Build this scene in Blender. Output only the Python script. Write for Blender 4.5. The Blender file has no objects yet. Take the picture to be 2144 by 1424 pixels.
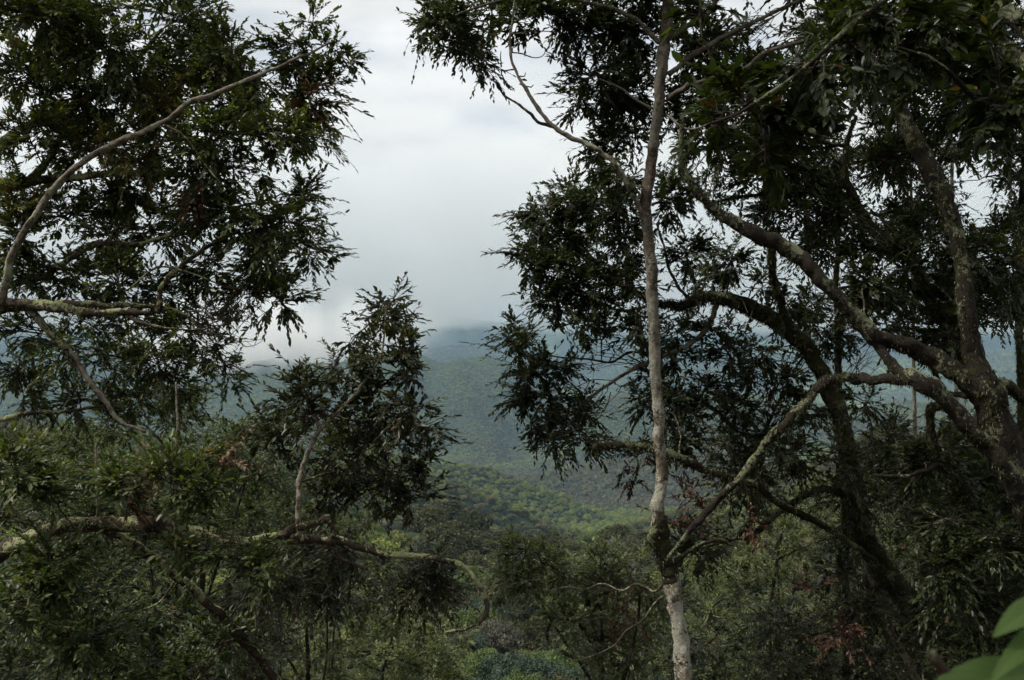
import bpy, math, random
import numpy as np
from mathutils import Vector

SC = bpy.context.scene
COL = SC.collection
F = 2085.0                      # focal length in pixels of the 2144 x 1424 photograph (35 mm lens)

# ------------------------------------------------------------------ camera
cam_d = bpy.data.cameras.new("camera")
cam = bpy.data.objects.new("camera", cam_d)
COL.objects.link(cam)
cam.location = (0, 0, 0)
cam.rotation_euler = (math.radians(90), 0, 0)
cam_d.sensor_width = 36.0
cam_d.lens = 36.0 * F / 2144.0
cam_d.clip_start = 0.05
cam_d.clip_end = 60000
cam_d.dof.use_dof = True
cam_d.dof.focus_distance = 9.0
cam_d.dof.aperture_fstop = 8.0
SC.camera = cam

# ------------------------------------------------------------------ world and sun
SUN_EL, SUN_AZ = math.radians(50), math.radians(-100)   # azimuth from +Y, clockwise positive
w = bpy.data.worlds.new("World"); SC.world = w; w.use_nodes = True
nt = w.node_tree; nt.nodes.clear()
def N(t, typ, **kw):
    n = t.nodes.new(typ)
    for k, v in kw.items(): setattr(n, k, v)
    return n
sky = N(nt, 'ShaderNodeTexSky', sky_type='NISHITA', sun_disc=False)
sky.sun_elevation = SUN_EL; sky.sun_rotation = SUN_AZ; sky.air_density = 1.0; sky.dust_density = 2.0
tc = N(nt, 'ShaderNodeTexCoord')
mp = N(nt, 'ShaderNodeMapping'); mp.inputs['Scale'].default_value = (1.0, 1.0, 2.6)
nz = N(nt, 'ShaderNodeTexNoise'); nz.inputs['Scale'].default_value = 6.0; nz.inputs['Detail'].default_value = 5; nz.inputs['Roughness'].default_value = 0.5
rp = N(nt, 'ShaderNodeValToRGB')
rp.color_ramp.elements[0].position = 0.36; rp.color_ramp.elements[0].color = (0.55, 0.55, 0.55, 1)
rp.color_ramp.elements[1].position = 0.56; rp.color_ramp.elements[1].color = (1, 1, 1, 1)
nz2 = N(nt, 'ShaderNodeTexNoise'); nz2.inputs['Scale'].default_value = 7.0; nz2.inputs['Detail'].default_value = 4
rp2 = N(nt, 'ShaderNodeValToRGB')
rp2.color_ramp.elements[0].position = 0.3; rp2.color_ramp.elements[0].color = (5.5, 5.4, 5.2, 1)
rp2.color_ramp.elements[1].position = 0.7; rp2.color_ramp.elements[1].color = (8.0, 7.85, 7.7, 1)
mx = N(nt, 'ShaderNodeMix', data_type='RGBA')
bg = N(nt, 'ShaderNodeBackground'); bg.inputs['Strength'].default_value = 0.10
wo = N(nt, 'ShaderNodeOutputWorld')
L = nt.links.new
L(tc.outputs['Generated'], mp.inputs['Vector']); L(mp.outputs[0], nz.inputs['Vector']); L(mp.outputs[0], nz2.inputs['Vector'])
L(nz.outputs['Fac'], rp.inputs['Fac']); L(nz2.outputs['Fac'], rp2.inputs['Fac'])
L(rp.outputs['Color'], mx.inputs['Factor']); L(sky.outputs[0], mx.inputs[6]); L(rp2.outputs['Color'], mx.inputs[7])
L(mx.outputs[2], bg.inputs['Color']); L(bg.outputs[0], wo.inputs['Surface'])

sun_d = bpy.data.lights.new("sun", 'SUN'); sun_d.energy = 2.6; sun_d.angle = math.radians(5); sun_d.color = (1.0, 0.95, 0.87)
sun = bpy.data.objects.new("sun", sun_d); COL.objects.link(sun)
sd = Vector((math.sin(SUN_AZ)*math.cos(SUN_EL), math.cos(SUN_AZ)*math.cos(SUN_EL), math.sin(SUN_EL)))
sun.rotation_euler = sd.to_track_quat('Z', 'Y').to_euler()

vs = SC.view_settings
vs.view_transform = 'Standard'; vs.look = 'None'; vs.gamma = 1.0; vs.use_curve_mapping = False
vs.exposure = 0.55
cy = SC.cycles
cy.max_bounces = 18; cy.diffuse_bounces = 3; cy.glossy_bounces = 2; cy.transmission_bounces = 3; cy.volume_bounces = 16
cy.use_denoising = True
cy.volume_max_steps = 256

# ------------------------------------------------------------------ helpers
rng = np.random.default_rng(11)
def P(px, py, Y):
    return np.array([(px-1072.0)/F*Y, Y, (712.0-py)/F*Y])

def tag(o, label=None, cat=None, group=None, kind=None):
    if label: o['label'] = label
    if cat: o['category'] = cat
    if group: o['group'] = group
    if kind: o['kind'] = kind
    return o

def empty(name, loc, **kw):
    o = bpy.data.objects.new(name, None); COL.objects.link(o)
    o.location = tuple(float(v) for v in loc); o.empty_display_size = 0.2
    return tag(o, **kw)

def mesh_np(name, V, loops, starts, mats, parent=None, attr=None, smooth=True):
    """mesh from numpy arrays; vertices in world space, kept there under a parent"""
    me = bpy.data.meshes.new(name)
    V = np.asarray(V, dtype=np.float32)
    if parent is not None:
        V = V - np.array(parent.location, dtype=np.float32)
    me.vertices.add(len(V)); me.vertices.foreach_set('co', V.ravel())
    me.loops.add(len(loops)); me.loops.foreach_set('vertex_index', np.asarray(loops, dtype=np.int32))
    me.polygons.add(len(starts)); me.polygons.foreach_set('loop_start', np.asarray(starts, dtype=np.int32))
    me.update(calc_edges=True); me.validate()
    if smooth: me.polygons.foreach_set('use_smooth', np.ones(len(me.polygons), dtype=bool))
    for m in (mats if isinstance(mats, (list, tuple)) else [mats]): me.materials.append(m)
    if attr is not None:
        a = me.attributes.new('tint', 'FLOAT', 'POINT'); a.data.foreach_set('value', np.asarray(attr, dtype=np.float32))
    o = bpy.data.objects.new(name, me); COL.objects.link(o)
    if parent is not None: o.parent = parent
    return o

def quads(Q):  # loops/starts of an (n,4) array
    Q = np.asarray(Q); return Q.ravel(), np.arange(len(Q))*4

def vnoise(x, y, seed=0):
    xi = np.floor(x).astype(np.int64); yi = np.floor(y).astype(np.int64)
    xf = x-xi; yf = y-yi
    def h(a, b):
        n = (a*374761393 + b*668265263 + seed*974634777) & 0xffffffff
        n = ((n ^ (n >> 13))*1274126177) & 0xffffffff
        return ((n ^ (n >> 16)) & 0xffff)/65535.0
    u = xf*xf*(3-2*xf); v = yf*yf*(3-2*yf)
    return (h(xi, yi)*(1-u)+h(xi+1, yi)*u)*(1-v) + (h(xi, yi+1)*(1-u)+h(xi+1, yi+1)*u)*v
def fbm(x, y, s0, octs=5, seed=0, gain=0.5):
    r = 0; a = 1.0; t = 0
    for k in range(octs):
        r = r + a*(vnoise(x/s0*2**k + 17.3*k, y/s0*2**k - 9.1*k, seed+k)*2-1); t += a; a *= gain
    return r/t

# ------------------------------------------------------------------ materials
def new_mat(name):
    m = bpy.data.materials.new(name); m.use_nodes = True
    t = m.node_tree; t.nodes.clear()
    return m, t, N(t, 'ShaderNodeOutputMaterial')

def ramp(t, stops, src=None, interp='LINEAR'):
    r = N(t, 'ShaderNodeValToRGB'); cr = r.color_ramp; cr.interpolation = interp
    while len(cr.elements) < len(stops): cr.elements.new(0.5)
    for e, (p, c) in zip(cr.elements, stops): e.position = p; e.color = (*c, 1)
    if src is not None: t.links.new(src, r.inputs['Fac'])
    return r

def leaf_mat(name, stops, rough=0.42, trans=0.33, spec=0.35, obj_random=None):
    m, t, out = new_mat(name)
    L = t.links.new
    at = N(t, 'ShaderNodeAttribute', attribute_name='tint')
    r = ramp(t, stops, at.outputs['Fac'])
    col = r.outputs['Color']
    if obj_random:
        oi = N(t, 'ShaderNodeObjectInfo')
        r2 = ramp(t, obj_random, oi.outputs['Random'])
        mm = N(t, 'ShaderNodeMix', data_type='RGBA', blend_type='MULTIPLY'); mm.inputs['Factor'].default_value = 1
        L(col, mm.inputs[6]); L(r2.outputs['Color'], mm.inputs[7]); col = mm.outputs[2]
    geo = N(t, 'ShaderNodeNewGeometry')
    back = N(t, 'ShaderNodeMix', data_type='RGBA'); L(geo.outputs['Backfacing'], back.inputs['Factor'])
    hs = N(t, 'ShaderNodeHueSaturation'); hs.inputs['Saturation'].default_value = 0.85; hs.inputs['Value'].default_value = 1.05
    L(col, hs.inputs['Color']); L(col, back.inputs[6]); L(hs.outputs[0], back.inputs[7])
    b = N(t, 'ShaderNodeBsdfPrincipled'); b.inputs['Roughness'].default_value = rough
    b.inputs['Specular IOR Level'].default_value = spec
    tr = N(t, 'ShaderNodeBsdfTranslucent')
    g = N(t, 'ShaderNodeMix', data_type='RGBA', blend_type='MULTIPLY'); g.inputs['Factor'].default_value = 1
    g.inputs[7].default_value = (1.1, 1.25, 0.5, 1)
    L(back.outputs[2], b.inputs['Base Color']); L(back.outputs[2], g.inputs[6]); L(g.outputs[2], tr.inputs['Color'])
    ms = N(t, 'ShaderNodeMixShader'); ms.inputs[0].default_value = trans
    L(b.outputs[0], ms.inputs[1]); L(tr.outputs[0], ms.inputs[2]); L(ms.outputs[0], out.inputs['Surface'])
    return m

def bark_mat(name, base1, base2, lichen, lich_amt, moss_amt, scale=1.0, dark=None, moss=(0.034, 0.036, 0.010), ztop=None):
    m, t, out = new_mat(name); L = t.links.new
    tcn = N(t, 'ShaderNodeTexCoord')
    def noise(sc, det=6, rough=0.6, dist=0.0):
        n = N(t, 'ShaderNodeTexNoise'); n.inputs['Scale'].default_value = sc*scale; n.inputs['Detail'].default_value = det
        n.inputs['Roughness'].default_value = rough; n.inputs['Distortion'].default_value = dist
        L(tcn.outputs['Object'], n.inputs['Vector']); return n
    n1 = noise(9); r1 = ramp(t, [(0.3, base1), (0.7, base2)], n1.outputs['Fac'])
    col = r1.outputs['Color']
    # reddish-brown bare bark and dark crust
    n5 = noise(13.0, 8, 0.75, 0.3); r5 = ramp(t, [(0.47, (0, 0, 0)), (0.60, (1, 1, 1))], n5.outputs['Fac'])
    m5 = N(t, 'ShaderNodeMix', data_type='RGBA'); L(r5.outputs['Color'], m5.inputs['Factor']); L(col, m5.inputs[6])
    d = dark or (0.022, 0.018, 0.013); m5.inputs[7].default_value = (*d, 1); col = m5.outputs[2]
    # lichen: granular crust gathered in areas, thickest on the upper side
    geo = N(t, 'ShaderNodeNewGeometry'); sz = N(t, 'ShaderNodeSeparateXYZ'); L(geo.outputs['Normal'], sz.inputs[0])
    big = noise(4.0, 3, 0.5, 0.3)
    for sc, wt, th in ((30.0, 0.55, 0.60), (75.0, 0.5, 0.60)):
        n2 = noise(sc, 5, 0.65, 0.2)
        def mt(op, a_, b_):
            q = N(t, 'ShaderNodeMath', operation=op)
            for i_, v in enumerate((a_, b_)):
                if isinstance(v, float): q.inputs[i_].default_value = v
                else: L(v, q.inputs[i_])
            return q.outputs[0]
        v = mt('ADD', mt('MULTIPLY', n2.outputs['Fac'], 0.55), mt('MULTIPLY', big.outputs['Fac'], wt))
        v = mt('ADD', v, mt('MULTIPLY', sz.outputs['Z'], 0.025))
        v = mt('ADD', v, lich_amt*0.14-0.045)
        r2 = ramp(t, [(th, (0, 0, 0)), (th+0.02, (1, 1, 1))], v)
        n3 = noise(90, 3); r3 = ramp(t, [(0.3, tuple(c*0.5 for c in lichen)), (0.7, lichen)], n3.outputs['Fac'])
        mm = N(t, 'ShaderNodeMix', data_type='RGBA'); L(r2.outputs['Color'], mm.inputs['Factor']); L(col, mm.inputs[6]); L(r3.outputs['Color'], mm.inputs[7])
        col = mm.outputs[2]
    if moss_amt > 0:
        n4 = noise(5.0, 9, 0.78, 0.2); th = 0.66-moss_amt*0.25
        r4 = ramp(t, [(th, (0, 0, 0)), (th+0.06, (1, 1, 1))], n4.outputs['Fac'])
        mm = N(t, 'ShaderNodeMix', data_type='RGBA'); L(r4.outputs['Color'], mm.inputs['Factor']); L(col, mm.inputs[6]); mm.inputs[7].default_value = (*moss, 1)
        col = mm.outputs[2]
    if ztop:    # darker brown mixed in towards the upper stem
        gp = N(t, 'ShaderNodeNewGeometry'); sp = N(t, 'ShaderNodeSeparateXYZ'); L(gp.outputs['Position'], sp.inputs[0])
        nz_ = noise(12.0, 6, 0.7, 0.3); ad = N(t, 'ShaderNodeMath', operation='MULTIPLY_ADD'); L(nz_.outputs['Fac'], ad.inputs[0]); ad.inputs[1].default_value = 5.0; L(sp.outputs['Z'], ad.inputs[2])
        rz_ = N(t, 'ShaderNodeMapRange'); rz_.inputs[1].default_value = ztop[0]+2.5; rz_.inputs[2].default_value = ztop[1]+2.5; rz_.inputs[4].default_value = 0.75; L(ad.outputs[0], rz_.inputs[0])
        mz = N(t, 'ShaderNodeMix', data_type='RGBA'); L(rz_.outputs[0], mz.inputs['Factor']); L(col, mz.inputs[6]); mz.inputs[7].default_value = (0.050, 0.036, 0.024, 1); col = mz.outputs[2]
    b = N(t, 'ShaderNodeBsdfPrincipled'); b.inputs['Roughness'].default_value = 0.9; b.inputs['Specular IOR Level'].default_value = 0.2
    bp = N(t, 'ShaderNodeBump'); bp.inputs['Strength'].default_value = 1.0; bp.inputs['Distance'].default_value = 0.02
    nb = noise(45, 6, 0.7); L(nb.outputs['Fac'], bp.inputs['Height']); L(bp.outputs[0], b.inputs['Normal'])
    L(col, b.inputs['Base Color']); L(b.outputs[0], out.inputs['Surface'])
    return m

G1 = [(0.0, (0.019, 0.026, 0.008)), (0.45, (0.032, 0.045, 0.012)), (0.8, (0.060, 0.078, 0.019)), (0.955, (0.11, 0.13, 0.028)), (0.975, (0.20, 0.16, 0.035)), (1.0, (0.11, 0.055, 0.022))]
M_leaf = leaf_mat("leaf dark evergreen", G1)
M_leaf_left = leaf_mat("leaf evergreen with fresh tips", [(0.0, (0.026, 0.038, 0.011)), (0.4, (0.055, 0.076, 0.019)), (0.72, (0.115, 0.14, 0.032)), (0.90, (0.22, 0.22, 0.045)), (0.98, (0.24, 0.19, 0.05)), (1.0, (0.14, 0.08, 0.03))])
M_leaf_brown = leaf_mat("leaf brownish evergreen", [(0.0, (0.022, 0.026, 0.010)), (0.5, (0.042, 0.050, 0.016)), (0.9, (0.085, 0.088, 0.026)), (1.0, (0.14, 0.06, 0.03))])
M_leaf_olive = leaf_mat("leaf pale olive", [(0.0, (0.07, 0.085, 0.036)), (0.5, (0.135, 0.16, 0.065)), (0.9, (0.24, 0.27, 0.09)), (1.0, (0.36, 0.36, 0.10))], rough=0.5)
M_leaf_yel = leaf_mat("leaf yellow green", [(0.0, (0.05, 0.065, 0.02)), (0.5, (0.10, 0.125, 0.035)), (0.9, (0.22, 0.25, 0.06)), (1.0, (0.34, 0.32, 0.07))], rough=0.5)
M_leaf_fresh = leaf_mat("leaf mid green", [(0.0, (0.022, 0.038, 0.010)), (0.5, (0.055, 0.082, 0.019)), (0.9, (0.13, 0.16, 0.036)), (1.0, (0.18, 0.15, 0.04))])
M_leaf_dead = leaf_mat("dead leaf", [(0.0, (0.05, 0.022, 0.012)), (0.6, (0.11, 0.045, 0.022)), (1.0, (0.22, 0.14, 0.07))], rough=0.8, trans=0.15)
M_moss = leaf_mat("moss", [(0.0, (0.022, 0.022, 0.008)), (0.6, (0.045, 0.045, 0.014)), (0.8, (0.08, 0.08, 0.03)), (1.0, (0.24, 0.25, 0.15))], rough=0.9, trans=0.1, spec=0.1)
M_leaf_big = leaf_mat("broad leaf bright green", [(0.0, (0.055, 0.12, 0.015)), (1.0, (0.13, 0.21, 0.035))], rough=0.6, trans=0.4, spec=0.2)
LICH = (0.36, 0.38, 0.22)
M_bark_right = bark_mat("bark brown with lichen", (0.011, 0.009, 0.007), (0.046, 0.035, 0.025), (0.23, 0.245, 0.14), 0.36, 0.45)
M_bark_moss = bark_mat("bark mossy", (0.014, 0.011, 0.008), (0.040, 0.031, 0.021), (0.23, 0.25, 0.13), 0.36, 0.65)
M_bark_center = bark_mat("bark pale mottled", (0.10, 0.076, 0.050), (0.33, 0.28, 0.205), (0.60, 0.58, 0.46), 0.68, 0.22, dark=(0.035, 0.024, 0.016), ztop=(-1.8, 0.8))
M_bark_left = bark_mat("bark grey brown with lichen", (0.04, 0.028, 0.020), (0.115, 0.082, 0.060), (0.44, 0.46, 0.23), 0.50, 0.25)
M_bark_pale = bark_mat("bark pale grey", (0.17, 0.14, 0.105), (0.38, 0.33, 0.26), (0.42, 0.44, 0.30), 0.4, 0.1, dark=(0.07, 0.05, 0.035))
M_twig = bark_mat("twig bark", (0.045, 0.035, 0.027), (0.12, 0.095, 0.07), LICH, 0.1, 0.0)

# ------------------------------------------------------------------ terrain
def crest(pts, Y0, add=0.0):
    xs = [(p[0]-1072)/F*Y0 for p in pts]; zs = [(712-p[1])/F*Y0 + add for p in pts]
    return xs, zs
RIDGES = [  # (distance, silhouette in the photograph, front slope, back slope, tree height)
    (300, [(-900, 700), (0, 862), (250, 870), (480, 905), (700, 975), (900, 1020), (1010, 1065), (1150, 1120), (1200, 1165), (1270, 1150), (1400, 1080), (1600, 1000), (1800, 905), (1900, 865), (2144, 790), (3000, 640)], 0.40, 0.45, 18),
    (700, [(-900, 760), (300, 880), (700, 960), (900, 985), (980, 1005), (1080, 1050), (1180, 1100), (1260, 1105), (1340, 1080), (1480, 1040), (1700, 980), (2144, 900), (3000, 800)], 0.35, 0.45, 12),
    (1080, [(-600, 840), (400, 900), (700, 935), (900, 962), (1000, 976), (1080, 1002), (1180, 1036), (1260, 1078), (1400, 1120), (2700, 1160)], 0.34, 0.5, 10),
    (1550, [(-600, 950), (700, 990), (1000, 1012), (1120, 1004), (1230, 985), (1330, 968), (1500, 945), (1900, 900), (2700, 800)], 0.30, 0.45, 9),
    (2500, [(-600, 930), (900, 985), (1060, 960), (1150, 925), (1230, 870), (1330, 835), (1480, 812), (1600, 830), (1750, 860), (1950, 850), (2600, 800)], 0.28, 0.2, 10),
    (3400, [(-900, 800), (0, 800), (300, 815), (520, 800), (640, 770), (780, 745), (850, 738), (885, 745), (930, 764), (965, 752), (1010, 742), (1050, 748), (1110, 775), (1200, 830), (1400, 900), (2200, 940), (3000, 900)], 0.26, 0.3, 8),
    (4600, [(-900, 720), (-200, 730), (150, 745), (400, 755), (520, 742), (600, 728), (650, 724), (700, 735), (780, 760), (900, 790), (1100, 800), (1300, 800), (1500, 785), (1700, 770), (1900, 760), (2144, 735), (3000, 700)], 0.25, 0.25, 6),
    (6300, [(-900, 700), (200, 735), (700, 752), (850, 748), (940, 738), (1040, 741), (1120, 755), (1300, 748), (1500, 740), (1800, 730), (2144, 715), (3000, 690)], 0.22, 0.2, 3),
    (8600, [(-1200, 660), (0, 668), (500, 674), (800, 668), (950, 664), (1100, 667), (1400, 672), (1700, 665), (2144, 665), (3200, 650)], 0.5, 0.3, 0),
]
BASE = np.array([(-4000, 900), (-600, 160), (-60, 22), (-8, 0.8), (-2, -1.5), (1.2, -1.75), (4, -4.2), (10, -9), (30, -24), (60, -42), (120, -63), (250, -92), (500, -140), (1000, -200), (1800, -275), (3000, -300), (6000, -260), (20000, -250)])
def height(x, y):
    x = np.asarray(x, dtype=float); y = np.asarray(y, dtype=float)
    r = np.hypot(x, y)
    h = np.interp(y, BASE[:, 0], BASE[:, 1])
    # the slope the camera stands on is a spur: it climbs a little to the right, falls away to the left
    h = h + np.clip(x, -40, 40)*0.06*np.clip(r/10, 0, 1)
    for k, (Y0, pts, sf, sb, th) in enumerate(RIDGES):
        xs, zs = crest(pts, Y0)
        yy = Y0*(1 + 0.10*fbm(x, y*0, Y0*0.35, 3, 50+k))
        c = np.interp(x, xs, zs) - th
        d = y-yy
        g = c - np.where(d < 0, -d*sf, d*sb) + np.abs(d)/(np.abs(d)+Y0*0.05)*Y0*0.035*(fbm(x, y, Y0*0.22, 5, 90+k) + (0.9-2.2*np.abs(fbm(x+y*0.25, y*0.35, Y0*0.13, 4, 190+k)))*np.clip((Y0-1000)/1500, 0, 1))
        kk = max(2.0, Y0*0.006)
        m = np.maximum(h, g); dd = np.abs(h-g)
        h = np.where(y > 40, m + kk*np.exp(-dd/kk)*0.35, h)
    h = h + np.where(r < 60, 0.12*fbm(x, y, 2.5, 4, 7)*np.clip(r/3, 0, 1), 0.5)
    return h

def gz(x, y): return float(height(np.array([x]), np.array([y]))[0])

ang = np.radians(np.concatenate([np.linspace(-180, -60, 25)[:-1], np.linspace(-60, -36, 30)[:-1], np.linspace(-36, 36, 340)[:-1], np.linspace(36, 60, 30)[:-1], np.linspace(60, 180, 25)]))
rad = np.concatenate([[0.0], np.geomspace(0.6, 16000, 560)])
A, R = np.meshgrid(ang, rad)
X = R*np.sin(A); Y = R*np.cos(A); Z = height(X, Y)
V = np.stack([X, Y, Z], -1).reshape(-1, 3)
na, nr = len(ang), len(rad)
i, j = np.meshgrid(np.arange(nr-1), np.arange(na-1), indexing='ij')
a = (i*na+j).ravel()
Q = np.stack([a, a+na, a+na+1, a+1], 1)[:, ::-1]

m, t, out = new_mat("hill ground"); Lk = t.links.new
geo = N(t, 'ShaderNodeNewGeometry')
def gnoise(sc, det=6, r=0.6):
    n = N(t, 'ShaderNodeTexNoise'); n.inputs['Scale'].default_value = sc; n.inputs['Detail'].default_value = det; n.inputs['Roughness'].default_value = r
    Lk(geo.outputs['Position'], n.inputs['Vector']); return n
n1 = gnoise(0.004, 10, 0.7)
r1 = ramp(t, [(0.35, (0.022, 0.030, 0.014)), (0.52, (0.035, 0.048, 0.018)), (0.62, (0.06, 0.075, 0.028)), (0.7, (0.10, 0.12, 0.04))], n1.outputs['Fac'])
n2 = gnoise(1.3, 8, 0.7); r2 = ramp(t, [(0.3, (0.03, 0.024, 0.016)), (0.7, (0.07, 0.055, 0.032))], n2.outputs['Fac'])
vl = N(t, 'ShaderNodeVectorMath', operation='LENGTH'); Lk(geo.outputs['Position'], vl.inputs[0])
mr = N(t, 'ShaderNodeMapRange'); mr.inputs[1].default_value = 60; mr.inputs[2].default_value = 140; Lk(vl.outputs['Value'], mr.inputs[0])
mm = N(t, 'ShaderNodeMix', data_type='RGBA'); Lk(mr.outputs[0], mm.inputs['Factor']); Lk(r2.outputs['Color'], mm.inputs[6]); Lk(r1.outputs['Color'], mm.inputs[7])
# open pasture: pale green clearings on the far hill
n3 = gnoise(0.0016, 5, 0.6)
r3 = ramp(t, [(0.50, (0, 0, 0)), (0.58, (1, 1, 1))], n3.outputs['Fac'])
mr3 = N(t, 'ShaderNodeMapRange'); mr3.inputs[1].default_value = 3600; mr3.inputs[2].default_value = 4000; Lk(vl.outputs['Value'], mr3.inputs[0])
mu = N(t, 'ShaderNodeMath', operation='MULTIPLY'); Lk(r3.outputs['Color'], mu.inputs[0]); Lk(mr3.outputs[0], mu.inputs[1])
n4 = gnoise(0.02, 6); r4 = ramp(t, [(0.35, (0.10, 0.14, 0.045)), (0.7, (0.20, 0.25, 0.08))], n4.outputs['Fac'])
m3 = N(t, 'ShaderNodeMix', data_type='RGBA'); Lk(mu.outputs[0], m3.inputs['Factor']); Lk(mm.outputs[2], m3.inputs[6]); Lk(r4.outputs['Color'], m3.inputs[7])
b = N(t, 'ShaderNodeBsdfPrincipled'); b.inputs['Roughness'].default_value = 0.95; b.inputs['Specular IOR Level'].default_value = 0.1
bp = N(t, 'ShaderNodeBump'); bp.inputs['Strength'].default_value = 0.6; bp.inputs['Distance'].default_value = 8.0
nb = gnoise(0.05, 8, 0.65); Lk(nb.outputs['Fac'], bp.inputs['Height']); Lk(bp.outputs[0], b.inputs['Normal'])
Lk(m3.outputs[2], b.inputs['Base Color']); Lk(b.outputs[0], out.inputs['Surface'])
ground = mesh_np("ground", V, *quads(Q), m)
tag(ground, 'steep forested slope falling to a valley with hills rising beyond', kind='structure')

# ------------------------------------------------------------------ leaf and twig engines
def noise3(p, s0, seed=0):
    q = np.asarray(p)/s0
    i0 = np.floor(q).astype(np.int64); f = q-i0; f = f*f*(3-2*f); out = 0
    for dx in (0, 1):
        for dy in (0, 1):
            for dz in (0, 1):
                n = ((i0[:, 0]+dx)*374761393 + (i0[:, 1]+dy)*668265263 + (i0[:, 2]+dz)*2147483647 + seed*974634777) & 0xffffffff
                n = ((n ^ (n >> 13))*1274126177) & 0xffffffff
                h = ((n ^ (n >> 16)) & 0xffff)/65535.0
                w_ = (f[:, 0] if dx else 1-f[:, 0])*(f[:, 1] if dy else 1-f[:, 1])*(f[:, 2] if dz else 1-f[:, 2])
                out = out + h*w_
    return out*2-1

def norm(v): return v/np.maximum(np.linalg.norm(v, axis=-1, keepdims=True), 1e-9)

def leaves(base, d, up, length, width, curl=0.18):
    """folded lance-shaped leaves, 8 vertices and 6 faces each. arrays (n,3),(n,3),(n,3),(n,),(n,)"""
    n = len(base); d = norm(d)
    s = norm(np.cross(d, up)); u = norm(np.cross(s, d))
    Lc = length[:, None]; W = width[:, None]*0.5
    down = -u*curl*Lc
    b0 = base
    c1 = base + d*Lc*0.33 - u*W*0.25 + down*0.08
    c2 = base + d*Lc*0.68 - u*W*0.20 + down*0.40
    tip = base + d*Lc + down*1.0
    l1 = c1 + s*W*0.95 + u*W*0.35; r1 = c1 - s*W*0.95 + u*W*0.35
    l2 = c2 + s*W*0.72 + u*W*0.28; r2 = c2 - s*W*0.72 + u*W*0.28
    V = np.stack([b0, l1, c1, r1, l2, c2, r2, tip], 1).reshape(-1, 3)
    o = np.arange(n)[:, None]*8
    loops = (o + np.array([0, 2, 1, 0, 3, 2, 1, 2, 5, 4, 2, 3, 6, 5, 4, 5, 7, 5, 6, 7])[None]).ravel()
    st = (np.arange(n)[:, None]*20 + np.array([0, 3, 6, 10, 14, 17])[None]).ravel()
    return V, loops, st

def seg_tubes(P0, P1, R0, R1):
    """many thin 4-sided tubes"""
    n = len(P0); d = norm(P1-P0)
    ref = np.where(np.abs(d[:, 2:3]) > 0.9, np.array([[1., 0, 0]]), np.array([[0, 0, 1.]]))
    s = norm(np.cross(d, ref)); u = np.cross(s, d)
    ring = []
    for Pq, Rq in ((P0, R0), (P1, R1)):
        for cs, sn in ((1, 0), (0, 1), (-1, 0), (0, -1)):
            ring.append(Pq + (s*cs+u*sn)*Rq[:, None])
    V = np.stack(ring, 1).reshape(-1, 3)
    o = np.arange(n)[:, None]*8
    q = np.array([0, 1, 5, 4, 1, 2, 6, 5, 2, 3, 7, 6, 3, 0, 4, 7])
    loops = (o+q[None]).ravel()
    return V, loops, np.arange(n*4)*4

def spline(pts, sub=7):
    pts = np.asarray(pts, float)
    if len(pts) < 3: 
        return np.array([pts[0]+(pts[1]-pts[0])*k/sub for k in range(sub+1)])
    p = np.vstack([2*pts[0]-pts[1], pts, 2*pts[-1]-pts[-2]])
    out = []
    for k in range(1, len(p)-2):
        for s in range(sub):
            u = s/sub
            out.append(0.5*((2*p[k]) + (-p[k-1]+p[k+1])*u + (2*p[k-1]-5*p[k]+4*p[k+1]-p[k+2])*u*u + (-p[k-1]+3*p[k]-3*p[k+1]+p[k+2])*u**3))
    out.append(p[-2])
    return np.array(out)

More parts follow.
